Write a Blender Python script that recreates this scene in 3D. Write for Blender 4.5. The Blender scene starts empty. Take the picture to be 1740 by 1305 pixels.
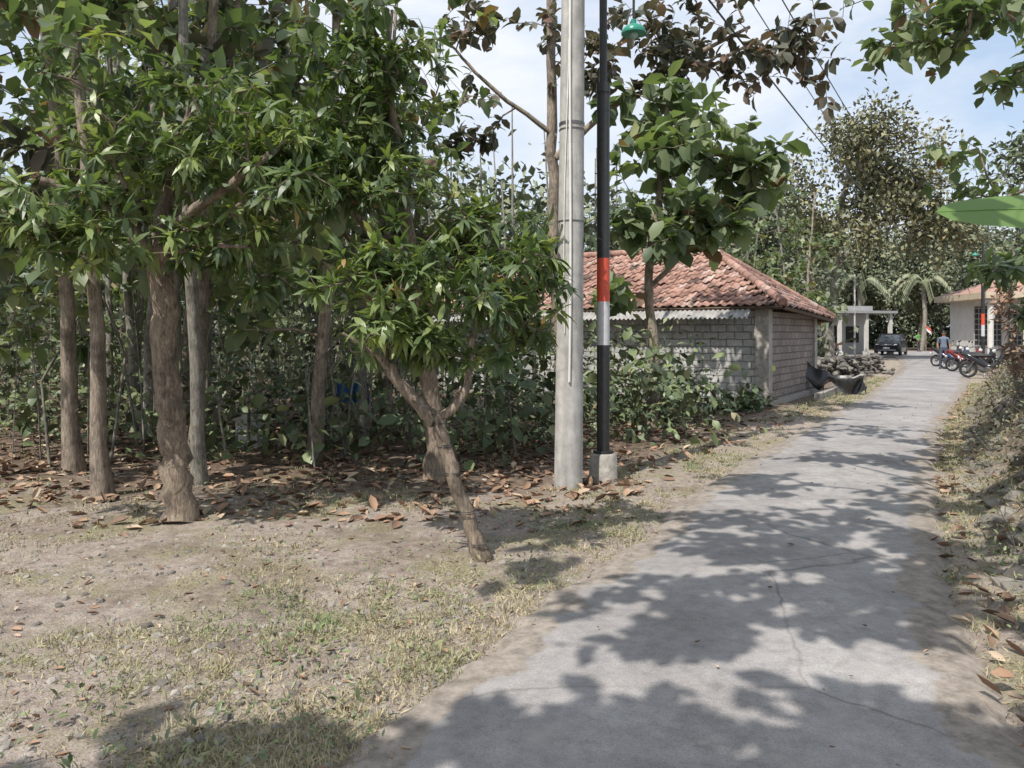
import bpy, math, numpy as np
from mathutils import Vector, Matrix
R0=np.random.default_rng(7)
scene=bpy.context.scene
scene.view_settings.view_transform='Standard'
scene.view_settings.look='None'
scene.view_settings.exposure=0
COL=scene.collection

# ------------------------------------------------------------ helpers
def nrm(a):
    return a/np.maximum(np.linalg.norm(a,axis=-1,keepdims=True),1e-9)
def sstep(t):
    t=np.clip(t,0,1); return t*t*(3-2*t)
def _h(ix,iy,s):
    v=np.sin(ix*127.1+iy*311.7+s*74.7)*43758.5453
    return v-np.floor(v)
def vnoise(x,y,s=0):
    x=np.asarray(x,float);y=np.asarray(y,float)
    ix=np.floor(x);iy=np.floor(y);fx=sstep(x-ix);fy=sstep(y-iy)
    return (_h(ix,iy,s)*(1-fx)*(1-fy)+_h(ix+1,iy,s)*fx*(1-fy)+_h(ix,iy+1,s)*(1-fx)*fy+_h(ix+1,iy+1,s)*fx*fy)
def fbm(x,y,s=0,o=4):
    t=0;a=.5
    for i in range(o):
        t=t+a*vnoise(x*2**i,y*2**i,s+i*13);a*=.5
    return t

class MB:
    def __init__(s): s.V=[];s.F=[];s.M=[];s.R=[];s.n=0
    def add(s,V,F,mat=0,r=0.5):
        V=np.asarray(V,float).reshape(-1,3)
        F=np.asarray(F,int)
        s.V.append(V); s.F.append(F+s.n); s.M.append(np.full(len(F),mat,int))
        rr=np.empty(len(V)); rr[:]=r; s.R.append(rr); s.n+=len(V)
    def addm(s,V,Fs,mat=0,r=0.5):
        V=np.asarray(V,float).reshape(-1,3)
        for F in Fs:
            F=np.asarray(F,int)
            s.F.append(F+s.n); s.M.append(np.full(len(F),mat,int))
        s.V.append(V); rr=np.empty(len(V)); rr[:]=r; s.R.append(rr); s.n+=len(V)
    def mesh(s,name,mats,smooth=True):
        me=bpy.data.meshes.new(name)
        V=np.concatenate(s.V); L=np.concatenate([f.ravel() for f in s.F])
        T=np.concatenate([np.full(len(f),f.shape[1]) for f in s.F]); M=np.concatenate(s.M)
        me.vertices.add(len(V)); me.vertices.foreach_set('co',V.ravel())
        me.loops.add(len(L)); me.loops.foreach_set('vertex_index',L.astype(np.int32))
        me.polygons.add(len(T)); st=np.concatenate([[0],np.cumsum(T)[:-1]])
        me.polygons.foreach_set('loop_start',st.astype(np.int32))
        me.polygons.foreach_set('material_index',M.astype(np.int32))
        me.polygons.foreach_set('use_smooth',np.full(len(T),smooth))
        at=me.attributes.new('rnd','FLOAT','POINT'); at.data.foreach_set('value',np.concatenate(s.R).astype(np.float32))
        for m in mats: me.materials.append(m)
        me.update(calc_edges=True); me.validate()
        return me
    def obj(s,name,mats,smooth=True,parent=None,loc=(0,0,0)):
        o=bpy.data.objects.new(name,s.mesh(name,mats,smooth)); COL.objects.link(o); o.location=loc
        if parent: o.parent=parent
        return o
def empty(name,loc=(0,0,0),rz=0,sc=1):
    o=bpy.data.objects.new(name,None); COL.objects.link(o); o.location=loc; o.rotation_euler=(0,0,rz); o.scale=(sc,)*3; o.empty_display_size=.2
    return o
def catmull(P,n):
    P=np.asarray(P,float)
    if len(P)<3:
        t=np.linspace(0,1,n)[:,None]; return P[0]*(1-t)+P[-1]*t
    Q=np.vstack([2*P[0]-P[1],P,2*P[-1]-P[-2]]); out=[]
    for t in np.linspace(0,len(P)-1,n):
        i=min(int(t),len(P)-2); f=t-i; a,b,c,d=Q[i],Q[i+1],Q[i+2],Q[i+3]
        out.append(.5*((2*b)+(c-a)*f+(2*a-5*b+4*c-d)*f*f+(-a+3*b-3*c+d)*f**3))
    return np.array(out)
def tube(mb,P,R,sides=8,mat=0,r=.5,lump=0,rng=R0,cap=True):
    P=np.asarray(P,float); R=np.broadcast_to(np.asarray(R,float),(len(P),))
    T=nrm(np.gradient(P,axis=0)); ref=np.array([1,0,0.]) if abs(T[0][0])<.9 else np.array([0,1.,0])
    V=[]; base=1+lump*1.5*rng.normal(size=sides)
    for i in range(len(P)):
        u=ref-T[i]*np.dot(ref,T[i]); u/=np.linalg.norm(u); ref=u; w=np.cross(T[i],u)
        a=np.arange(sides)/sides*2*math.pi
        rr=R[i]*(base+lump*rng.normal(size=sides))
        V.append(P[i]+(np.cos(a)*rr)[:,None]*u+(np.sin(a)*rr)[:,None]*w)
    n=len(P); V=np.concatenate(V)
    i=np.repeat(np.arange(n-1),sides); j=np.tile(np.arange(sides),n-1); k=(j+1)%sides
    F=np.stack([i*sides+j,i*sides+k,(i+1)*sides+k,(i+1)*sides+j],1)
    mb.add(V,F,mat,r)
    if cap:
        for e in (0,n-1):
            c=P[e]; vv=np.vstack([V[e*sides:(e+1)*sides],c]); jj=np.arange(sides)
            mb.add(vv,np.stack([jj,(jj+1)%sides,np.full(sides,sides)],1),mat,r)
def prisms(mb,A,B,ra,rb,mat=0,sides=4,r=.5):
    T=nrm(B-A); ref=np.where(np.abs(T[:,2:3])<.9,[[0,0,1.]],[[1.,0,0]])
    U=nrm(np.cross(T,ref)); W=np.cross(T,U); a=np.arange(sides)/sides*2*math.pi
    c=np.cos(a)[None,:,None];s=np.sin(a)[None,:,None]
    ring=U[:,None]*c+W[:,None]*s
    V=np.concatenate([A[:,None]+ring*ra[:,None,None],B[:,None]+ring*rb[:,None,None]],1)
    n=len(A); j=np.arange(sides);k=(j+1)%sides
    f=np.stack([j,k,k+sides,j+sides],1)
    F=(f[None]+(np.arange(n)*2*sides)[:,None,None]).reshape(-1,4)
    mb.add(V.reshape(-1,3),F,mat,r)
def box(mb,c,s,mat=0,r=.5,rz=0,bev=0):
    x,y,z=[q/2 for q in s]
    V=np.array([[-x,-y,-z],[x,-y,-z],[x,y,-z],[-x,y,-z],[-x,-y,z],[x,-y,z],[x,y,z],[-x,y,z]])
    if rz: 
        ca,sa=math.cos(rz),math.sin(rz); V=V@np.array([[ca,sa,0],[-sa,ca,0],[0,0,1]])
    mb.add(V+np.array(c),[[0,3,2,1],[4,5,6,7],[0,1,5,4],[1,2,6,5],[2,3,7,6],[3,0,4,7]],mat,r)
def ellip(mb,c,s,mat=0,r=.5,nu=12,nv=8,z0=-1.,rot=None):
    V=[];
    for i in range(nv+1):
        ph=math.asin(z0)+(math.pi/2-math.asin(z0))*i/nv
        for j in range(nu):
            a=2*math.pi*j/nu; V.append([math.cos(a)*math.cos(ph)*s[0],math.sin(a)*math.cos(ph)*s[1],math.sin(ph)*s[2]])
    V=np.array(V)
    if rot is not None: V=V@np.array(rot).T
    F=[[i*nu+j,i*nu+(j+1)%nu,(i+1)*nu+(j+1)%nu,(i+1)*nu+j] for i in range(nv) for j in range(nu)]
    mb.add(V+np.array(c),F,mat,r)
def torus(mb,c,Rr,r,mat=0,axis='y',nu=22,nv=8):
    V=[]
    for i in range(nu):
        a=2*math.pi*i/nu
        for j in range(nv):
            b=2*math.pi*j/nv; q=Rr+r*math.cos(b); V.append([q*math.cos(a),r*math.sin(b),q*math.sin(a)])
    F=[[i*nv+j,i*nv+(j+1)%nv,((i+1)%nu)*nv+(j+1)%nv,((i+1)%nu)*nv+j] for i in range(nu) for j in range(nv)]
    mb.add(np.array(V)+np.array(c),F,mat)

# ------------------------------------------------------------ materials
def newmat(name):
    m=bpy.data.materials.new(name); m.use_nodes=True; nt=m.node_tree; nt.nodes.clear()
    out=nt.nodes.new('ShaderNodeOutputMaterial'); b=nt.nodes.new('ShaderNodeBsdfPrincipled')
    nt.links.new(b.outputs[0],out.inputs[0]); return m,nt,b,out
def ramp(nt,stops,inp=None,interp='LINEAR'):
    r=nt.nodes.new('ShaderNodeValToRGB'); e=r.color_ramp.elements; r.color_ramp.interpolation=interp
    while len(e)<len(stops): e.new(.5)
    for i,(p,c) in enumerate(stops):
        e[i].position=p; e[i].color=(*c,1) if not np.isscalar(c) else (c,c,c,1)
    if inp is not None: nt.links.new(inp,r.inputs[0])
    return r
def noise(nt,scale,detail=4,rough=.55,vec=None,dist=0):
    n=nt.nodes.new('ShaderNodeTexNoise'); n.inputs['Scale'].default_value=scale; n.inputs['Detail'].default_value=detail
    n.inputs['Roughness'].default_value=rough; n.inputs['Distortion'].default_value=dist
    if vec is None:
        tc=nt.nodes.new('ShaderNodeTexCoord'); vec=tc.outputs['Object']
    nt.links.new(vec,n.inputs['Vector']); return n
def mixc(nt,f,a,b,mode='MIX'):
    m=nt.nodes.new('ShaderNodeMix'); m.data_type='RGBA'; m.blend_type=mode
    for s,v in ((m.inputs[0],f),(m.inputs[6],a),(m.inputs[7],b)):
        if isinstance(v,(int,float)): s.default_value=v
        elif isinstance(v,tuple): s.default_value=(*v,1)
        else: nt.links.new(v,s)
    return m.outputs[2]
def bump(nt,b,h,strength=.4,dist=.01):
    n=nt.nodes.new('ShaderNodeBump'); n.inputs['Strength'].default_value=strength; n.inputs['Distance'].default_value=dist
    nt.links.new(h,n.inputs['Height']); nt.links.new(n.outputs[0],b.inputs['Normal'])
def simple(name,c1,c2=None,scale=8,rough=.7,bmp=0,metal=0,dist=.01):
    m,nt,b,o=newmat(name); c2=c2 or tuple(x*.75 for x in c1)
    n=noise(nt,scale); r=ramp(nt,[(.3,c2),(.7,c1)],n.outputs['Fac']); nt.links.new(r.outputs[0],b.inputs['Base Color'])
    b.inputs['Roughness'].default_value=rough; b.inputs['Metallic'].default_value=metal
    if bmp: bump(nt,b,n.outputs['Fac'],bmp,dist)
    return m
def leafmat(name,stops,trans=.3,rough=.42,tcol=(1.3,1.5,.6),spec=.5):
    m,nt,b,o=newmat(name)
    a=nt.nodes.new('ShaderNodeAttribute'); a.attribute_name='rnd'
    oi=nt.nodes.new('ShaderNodeObjectInfo')
    md=nt.nodes.new('ShaderNodeMath'); md.operation='MULTIPLY_ADD'; nt.links.new(oi.outputs['Random'],md.inputs[0]); md.inputs[1].default_value=.12
    nt.links.new(a.outputs['Fac'],md.inputs[2])
    r=ramp(nt,stops,md.outputs[0]); nt.links.new(r.outputs[0],b.inputs['Base Color'])
    b.inputs['Roughness'].default_value=rough; b.inputs['Specular IOR Level'].default_value=spec
    if trans>0:
        t=nt.nodes.new('ShaderNodeBsdfTranslucent'); c=mixc(nt,1.,r.outputs[0],tcol,'MULTIPLY'); nt.links.new(c,t.inputs['Color'])
        mx=nt.nodes.new('ShaderNodeMixShader'); mx.inputs[0].default_value=trans
        nt.links.new(b.outputs[0],mx.inputs[1]); nt.links.new(t.outputs[0],mx.inputs[2]); nt.links.new(mx.outputs[0],o.inputs[0])
    return m
M_mango=leafmat('mango_leaf',[(0,(.045,.075,.032)),(.3,(.085,.13,.05)),(.6,(.155,.215,.075)),(.85,(.27,.33,.11)),(.97,(.36,.38,.13)),(1,(.36,.24,.1))],.32,.42,(1.3,1.4,.6),.7)
M_teak=leafmat('teak_leaf',[(0,(.06,.09,.055)),(.4,(.135,.18,.1)),(.75,(.24,.285,.155)),(.92,(.31,.34,.17)),(.97,(.26,.17,.1)),(1,(.22,.13,.085))],.35,.5)
M_teakdark=leafmat('teak_leaf_backlit',[(0,(.05,.065,.05)),(.5,(.11,.12,.085)),(.8,(.16,.13,.1)),(1,(.18,.11,.08))],.3,.55,(1.3,1.1,.7))  # darker, browner teak leaf: the backlit look is painted into the colour
M_olive=leafmat('olive_leaf',[(0,(.08,.09,.06)),(.4,(.17,.18,.1)),(.8,(.28,.265,.13)),(1,(.3,.24,.12))],0,.6)
M_bush=leafmat('undergrowth_leaf',[(0,(.045,.06,.035)),(.5,(.1,.135,.065)),(.85,(.19,.235,.1)),(1,(.28,.24,.14))],0,.5)
M_dry=leafmat('dry_scrub_leaf',[(0,(.06,.06,.035)),(.4,(.12,.13,.065)),(.65,(.19,.165,.1)),(1,(.32,.24,.16))],0,.7)
M_far=leafmat('distant_leaf_haze',[(0,(.08,.1,.08)),(.5,(.16,.19,.115)),(.85,(.25,.27,.155)),(1,(.31,.28,.18))],0,.6)  # paler, bluish stops paint distance haze into the leaf colour
M_grass=leafmat('grass_blade',[(0,(.48,.41,.27)),(.4,(.4,.35,.21)),(.65,(.28,.285,.14)),(.85,(.16,.23,.08)),(1,(.12,.2,.06))],0,.7)
M_litter=leafmat('dead_leaf',[(0,(.12,.075,.05)),(.4,(.24,.15,.1)),(.75,(.36,.225,.145)),(1,(.5,.39,.28))],0,.7)
M_banana=leafmat('banana_leaf',[(0,(.14,.24,.08)),(1,(.2,.32,.1))],.4,.35)
def bark(name,c1,c2):
    m,nt,b,o=newmat(name); tc=nt.nodes.new('ShaderNodeTexCoord'); mp=nt.nodes.new('ShaderNodeMapping')
    mp.inputs['Scale'].default_value=(1,1,.22); nt.links.new(tc.outputs['Object'],mp.inputs[0])
    n=noise(nt,45,6,.75,mp.outputs[0],.6); n2=noise(nt,5,5,.65)
    r=ramp(nt,[(.38,c2),(.52,tuple((a+b_)/2 for a,b_ in zip(c1,c2))),(.66,c1)],n.outputs[0])
    r2=ramp(nt,[(.35,.5),(.5,1.),(.68,1.25)],n2.outputs[0])
    nt.links.new(mixc(nt,.9,r.outputs[0],r2.outputs[0],'MULTIPLY'),b.inputs['Base Color']); b.inputs['Roughness'].default_value=.9; bump(nt,b,n.outputs[0],1.,.03); return m
M_bark=bark('teak_bark',(.5,.42,.33),(.2,.155,.12))
M_bark2=bark('mango_bark',(.46,.365,.27),(.15,.115,.09))
M_barkg=bark('grey_bark',(.44,.41,.35),(.17,.155,.13))

# ------------------------------------------------------------ leaves
def T_lance():
    return np.array([[0,0,0],[.28,.42,.03],[.28,-.42,.03],[.62,.45,-.07],[.62,-.45,-.07],[1,0,-.28]]),[[[0,2,1],[3,4,5]],[[1,2,4,3]]]
def T_broad():
    return np.array([[0,0,0],[.3,.42,.06],[.3,0,0],[.3,-.42,.06],[.68,.44,-.02],[.68,0,-.09],[.68,-.44,-.02],[1,0,-.25]]),[[[0,2,1],[0,3,2],[4,5,7],[5,6,7]],[[1,2,5,4],[2,3,6,5]]]
def T_small():
    return np.array([[0,0,0],[.5,.5,.04],[.5,-.5,.04],[1,0,-.1]]),[[[0,2,3,1]]]
LANCE,BROAD,SMALL=T_lance(),T_broad(),T_small()
CURL=(np.array([[0,0,0],[.3,.36,.2],[.3,0,0],[.3,-.36,.16],[.68,.36,.22],[.68,0,.02],[.68,-.33,.2],[1,.05,.18]]),BROAD[1])
def leaves(mb,P,D,N,L,W,tmpl,mat,r):
    T,Fs=tmpl; n=len(P); k=len(T)
    X=nrm(D); Z=nrm(N-(N*X).sum(1,keepdims=True)*X); Y=np.cross(Z,X)
    L=np.broadcast_to(L,(n,))[:,None,None]; W=np.broadcast_to(W,(n,))[:,None,None]
    V=P[:,None]+X[:,None]*T[None,:,0:1]*L+Y[:,None]*T[None,:,1:2]*W+Z[:,None]*T[None,:,2:3]*L
    FF=[(np.array(F)[None]+(np.arange(n)*k)[:,None,None]).reshape(-1,len(F[0])) for F in Fs]
    mb.addm(V.reshape(-1,3),FF,mat,np.repeat(np.clip(r,0,1),k))
def perp(D,rng):
    return nrm(np.cross(D,rng.normal(size=D.shape)))
def lv_mango(mb,tips,dirs,rng,mat,n=11,L=.17,W=.045):
    P=np.repeat(tips,n,0); D=np.repeat(dirs,n,0); q=perp(D,rng); a=rng.uniform(.2,1.0,len(P))[:,None]
    d=nrm(D*(1-a)+q*a*1.2+np.array([0,0,-.35])*rng.uniform(0,1.3,len(P))[:,None])
    P=P-D*rng.uniform(0,.1,len(P))[:,None]
    cr=np.repeat(rng.beta(1.3,1.9,len(tips)),n)
    r=cr*.8+rng.uniform(0,.2,len(P)); r[rng.random(len(P))<.006]=1
    leaves(mb,P,d,D*.6+np.array([0,0,1.])+rng.normal(size=P.shape)*.25,L*rng.uniform(.6,1.2,len(P)),W*rng.uniform(.8,1.2,len(P)),LANCE,mat,r)
def lv_teak(mb,tips,dirs,rng,mat,n=6,L=.32,W=.2,dry=.04):
    P=np.repeat(tips,n,0); D=np.repeat(dirs,n,0); q=perp(D,rng)
    d=nrm(D*rng.uniform(-.1,.8,len(P))[:,None]+q+np.array([0,0,1])*rng.uniform(-.7,.25,len(P))[:,None])
    P=P-D*rng.uniform(0,.35,len(P))[:,None]
    cr=np.repeat(rng.beta(1.6,1.6,len(tips)),n); r=cr*.65+rng.uniform(0,.3,len(P)); r[rng.random(len(P))<dry]=1
    s=rng.uniform(.45,1.2,len(P))
    leaves(mb,P,d,np.array([0,0,1.])+rng.normal(size=P.shape)*.4,L*s,W*s,BROAD,mat,r)
def lv_small(mb,tips,dirs,rng,mat,n=14,L=.09,W=.045,spread=.16):
    P=np.repeat(tips,n,0)+rng.normal(size=(len(tips)*n,3))*spread
    d=nrm(rng.normal(size=P.shape)+np.array([0,0,-.2])); cr=np.repeat(rng.beta(2,2.5,len(tips)),n)
    r=cr*.6+rng.uniform(0,.35,len(P)); r[rng.random(len(P))<.02]=1
    leaves(mb,P,d,np.array([0,0,1.])+rng.normal(size=P.shape)*.6,L*rng.uniform(.6,1.3,len(P)),W*rng.uniform(.7,1.2,len(P)),SMALL,mat,r)

# ------------------------------------------------------------ trees
def make_tree(limbs,blobs,ntips,leaf,seed,bk,lm,tipr=.004,step=.3,nclump=10,sig=.3,attach=.45,leafkw={},name='tree',lump=.05,sides=10):
    rng=np.random.default_rng(seed); mb=MB(); nodes=[]; par=[]; att=[]
    for pts,r0,r1 in limbs:
        P=catmull(pts,max(10,len(pts)*5)); P[1:-1]+=rng.normal(size=(len(P)-2,3))*r0*.13
        tt=np.linspace(0,1,len(P)); Rr=r0*(1-tt)+r1*tt
        if P[0][2]<.15: Rr=Rr*(1+.4*np.exp(-np.maximum(P[:,2],0)/.12))
        tube(mb,P,Rr,sides,0,lump=lump,rng=rng)
        for i,p in enumerate(P):
            nodes.append(p); par.append(-1); att.append(tt[i]>attach or P[0][2]>.3)
    tot=sum(b[2] if len(b)>2 else 1 for b in blobs); tips=[]
    for b in blobs:
        w=b[2] if len(b)>2 else 1; n=max(2,int(ntips*w/tot)); c=np.array(b[0]); r=np.array(b[1])
        nc=max(2,int(nclump*w/tot*len(blobs)))
        cc=nrm(rng.normal(size=(nc,3)))*(rng.random(nc)**.45)[:,None]*r+c
        tips.append(cc[rng.integers(0,nc,n)]+rng.normal(size=(n,3))*sig*np.minimum(r,1.))
    tips=np.concatenate(tips)
    N=np.array(nodes); A=np.array(att); d0=np.min(np.linalg.norm(tips[:,None]-N[None][:, :],axis=2),1)
    order=np.argsort(d0); cap=len(N)+len(tips)*14; pos=np.zeros((cap,3)); pos[:len(N)]=N; ok=np.zeros(cap,bool); ok[:len(N)]=A; n=len(N)
    par=list(par)+[0]*(cap-len(N)); tipidx=[]
    for t in order:
        tp=tips[t]; dv=pos[:n]-tp; d=np.linalg.norm(dv,axis=1)+.5*np.maximum(0,dv[:,2]+.05)+(~ok[:n])*50
        j=int(np.argmin(d)); a=pos[j].copy(); L=np.linalg.norm(tp-a); m=int(min(12,max(1,round(L/step)))); p=j
        for k in range(1,m+1):
            f=k/m; q=a+(tp-a)*f+(np.array([0,0,.12*L*math.sin(math.pi*f)])+rng.normal(size=3)*.05*L*(1 if k<m else 0))
            pos[n]=q; ok[n]=True; par[n]=p; p=n; n+=1
        tipidx.append(n-1)
    pos=pos[:n]; par=np.array(par[:n]); w=np.zeros(n); w[tipidx]=1
    for i in range(n-1,len(N)-1,-1): w[par[i]]+=w[i]
    rad=tipr*np.maximum(w,1)**.5
    ids=np.arange(len(N),n); pr=par[ids]; ra=np.minimum(rad[pr],rad[ids]*1.5)
    prisms(mb,pos[pr],pos[ids],ra,rad[ids],0,5 if sides>7 else 3)
    ti=np.array(tipidx); dirs=nrm(pos[ti]-pos[par[ti]]+np.array([0,0,.02]))
    leaf(mb,pos[ti],dirs,rng,1,**leafkw)
    return mb.mesh(name,[bk,lm])
def place(me,name,loc=(0,0,0),rz=0,s=1):
    o=bpy.data.objects.new(name,me); COL.objects.link(o); o.location=loc; o.rotation_euler=(0,0,rz); o.scale=(s,s,s); return o

# ------------------------------------------------------------ road layout
LY=np.array([-12,-4,0,1.2,2.81,3.82,5.02,7.88,10.7,14.4,21,30,42,52,62.]); LX=np.array([-6.5,-3.4,-1.75,-1.25,-.67,-.21,.5,1.88,3.55,5.9,9.85,15,21.3,26,29.5])
RY=np.array([-12,-4,0,1.5,3,4.2,5.15,6.2,8.9,12,15.5,21,28,38.5,52,62.]); RX=np.array([-3.0,-.1,1.1,1.55,2.05,2.5,2.93,3.5,4.95,6.75,8.9,12.5,16.8,22.8,30,35.])
def smooth_interp(X,Y):
    ys=np.linspace(-12,62,1481); v=np.interp(ys,Y,X); k=np.hanning(31); k/=k.sum(); vv=np.convolve(np.pad(v,15,mode='reflect',reflect_type='odd'),k,'valid')
    return lambda y: np.interp(y,ys,vv)
xl=smooth_interp(LX,LY); xr=smooth_interp(RX,RY)
def gz(x,y):
    x=np.asarray(x,float);y=np.asarray(y,float)
    dl=(xl(y)-x)*.85; dr=(x-xr(y))*.85
    z=(fbm(x*1.3,y*1.3,3)-.45)*.09+(fbm(x*6,y*6,5,3)-.45)*.03
    fade=np.clip(np.maximum(dl,dr)/.8,0,1)
    z=z*fade+.0
    bankh=(.65+.45*fbm(x*.6,y*.6,9))*(1-sstep((y-18)/9))
    b=sstep((dr-.3)/1.0)*bankh+sstep((dr-.1)/.5)*.12*fbm(x*5,y*5,11)*(1-sstep((y-20)/8))
    z=z+b
    z=np.where((dl>0)|(dr>0),z,-.03)
    z=z-.01
    z=np.where(y>47,-.03,z)
    return z
# ground
def axis(parts):
    return np.unique(np.concatenate([np.arange(a,b,s) for a,b,s in parts]))
gx=axis([(-400,-60,40),(-60,-12,3),(-12,-5,.25),(-5,9,.09),(9,26,.3),(26,60,3),(60,401,40)])
gy=axis([(-60,-4,4),(-4,1.5,.3),(1.5,12,.09),(12,30,.22),(30,62,1.),(62,120,6),(120,601,60)])
GX,GY=np.meshgrid(gx,gy); GZ=gz(GX,GY)
mb=MB(); nx=len(gx);ny=len(gy); i,j=np.meshgrid(np.arange(nx-1),np.arange(ny-1)); a=(j*nx+i).ravel()
forest=sstep((GY-6.9+2.6*(fbm(GX*.8,GY*.8,21)-.5)-.1*GX.clip(-6,2))/2.2)*sstep((xl(GY)-GX-.7)/1.0)
forest=np.maximum(forest,sstep((GX-xr(GY)-.3)/.8)*.9)
forest=np.maximum(forest,.35*sstep((fbm(GX*1.4,GY*1.4,25)-.52)/.1)*(GY<8)*(GX<xl(GY)))
mb.add(np.stack([GX,GY,GZ],-1).reshape(-1,3),np.stack([a,a+1,a+nx+1,a+nx],1),0,forest.ravel())
m,nt,b,o=newmat('ground_soil')
n1=noise(nt,1.3,5,.65); n2=noise(nt,9,6,.7); n3=noise(nt,60,4,.7)
dirt=ramp(nt,[(.3,(.27,.215,.185)),(.5,(.42,.35,.3)),(.7,(.55,.485,.42))],n2.outputs[0])
gr=ramp(nt,[(.3,(.23,.205,.13)),(.55,(.37,.33,.22)),(.75,(.49,.43,.3))],n3.outputs[0])
f1=ramp(nt,[(.48,0.),(.62,1.)],n1.outputs[0])
c=mixc(nt,f1.outputs[0],dirt.outputs[0],gr.outputs[0])
sp=ramp(nt,[(.35,.55),(.6,1.)],n3.outputs[0]); c=mixc(nt,.65,c,sp.outputs[0],'MULTIPLY')
fl=ramp(nt,[(.3,(.085,.06,.045)),(.5,(.17,.125,.095)),(.7,(.32,.25,.195))],n2.outputs[0])
at=nt.nodes.new('ShaderNodeAttribute'); at.attribute_name='rnd'
c=mixc(nt,at.outputs['Fac'],c,fl.outputs[0]); nt.links.new(c,b.inputs['Base Color']); b.inputs['Roughness'].default_value=.95; b.inputs['Specular IOR Level'].default_value=.1
ad=nt.nodes.new('ShaderNodeMath'); ad.operation='ADD'; nt.links.new(n2.outputs[0],ad.inputs[0]); nt.links.new(n3.outputs[0],ad.inputs[1]); bump(nt,b,ad.outputs[0],.8,.03)
M_ground=m
mb.obj('ground',[M_ground])
# road
ys=np.concatenate([np.arange(-12,2,.5),np.arange(2,14,.04),np.arange(14,62.1,.25)])
ts=np.linspace(0,1,25); mb=MB()
ejl=(fbm(ys*1.3,ys*0,31)-.47)*.4+(fbm(ys*7,ys*0,37)-.47)*.16; ejr=(fbm(ys*1.6,ys*0+5,33)-.47)*.3+(fbm(ys*7,ys*0,39)-.47)*.16
XL=xl(ys)+ejl; XR=xr(ys)+ejr
RXs=XL[:,None]*(1-ts)+XR[:,None]*ts; RYs=np.repeat(ys[:,None],25,1)
edge=np.minimum(ts,1-ts)[None]*2*np.ones_like(RXs)
RZ=.012+.02*(1-(2*ts-1)**2)[None]+.006*(fbm(RXs,RYs,41)-.5)
RZ[:,0]=-.03;RZ[:,-1]=-.03
nx=25;ny=len(ys); i,j=np.meshgrid(np.arange(nx-1),np.arange(ny-1)); a=(j*nx+i).ravel()
mb.add(np.stack([RXs,RYs,RZ],-1).reshape(-1,3),np.stack([a,a+1,a+nx+1,a+nx],1),0,edge.ravel())
m,nt,b,o=newmat('road_concrete')
n1=noise(nt,.9,6,.65); n2=noise(nt,11,6,.75); n3=noise(nt,150,2,.6); n6=noise(nt,2.6,5,.6)
base=ramp(nt,[(.3,(.24,.225,.215)),(.52,(.33,.31,.3)),(.72,(.42,.4,.385))],n1.outputs[0])
s2=ramp(nt,[(.3,.68),(.5,.95),(.7,1.15)],n2.outputs[0]); c=mixc(nt,.85,base.outputs[0],s2.outputs[0],'MULTIPLY')
s3=ramp(nt,[(.33,.7),(.55,1.),(.72,1.15)],n3.outputs[0]); c=mixc(nt,.8,c,s3.outputs[0],'MULTIPLY')
s6=ramp(nt,[(.58,0.),(.68,.4)],n6.outputs[0]); c=mixc(nt,s6.outputs[0],c,(.4,.365,.33))
tc=nt.nodes.new('ShaderNodeTexCoord'); nd=noise(nt,1.8,4); va=mixc(nt,.25,tc.outputs['Object'],nd.outputs['Color'],'ADD')
vo=nt.nodes.new('ShaderNodeTexVoronoi'); vo.feature='DISTANCE_TO_EDGE'; vo.inputs['Scale'].default_value=.5; nt.links.new(va,vo.inputs['Vector'])
cr=ramp(nt,[(0,1.),(.006,0.)],vo.outputs['Distance']); nm=noise(nt,.7,2); cm=ramp(nt,[(.4,.1),(.6,.7)],nm.outputs[0])
cf=nt.nodes.new('ShaderNodeMath'); cf.operation='MULTIPLY'; nt.links.new(cr.outputs[0],cf.inputs[0]); nt.links.new(cm.outputs[0],cf.inputs[1])
c=mixc(nt,cf.outputs[0],c,(.1,.085,.07))
at=nt.nodes.new('ShaderNodeAttribute'); at.attribute_name='rnd'
ee=nt.nodes.new('ShaderNodeMath'); ee.operation='MULTIPLY_ADD'; nt.links.new(n6.outputs[0],ee.inputs[0]); ee.inputs[1].default_value=-.45; nt.links.new(at.outputs['Fac'],ee.inputs[2])
ef=ramp(nt,[(0,.75),(.03,0.)],ee.outputs[0]); ec=ramp(nt,[(.35,(.15,.12,.09)),(.6,(.33,.28,.23))],n2.outputs[0]); c=mixc(nt,ef.outputs[0],c,ec.outputs[0])
nt.links.new(c,b.inputs['Base Color']); b.inputs['Roughness'].default_value=.85; b.inputs['Specular IOR Level'].default_value=.3
bump(nt,b,n3.outputs[0],.3,.005)
M_road=m
mb.obj('road',[M_road])
mb=MB(); P=np.array([[23,51.],[29,50.5],[40,52],[60,58],[60,66],[40,66],[28,66],[14,64],[14,58],[20,54]]); mb.V.append(np.c_[P,np.full(len(P),.045)]); mb.F.append(np.array([list(range(len(P)))])); mb.M.append(np.zeros(1,int)); mb.R.append(np.full(len(P),1.)); mb.n=len(P)
mb.obj('road_junction',[M_road])

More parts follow.
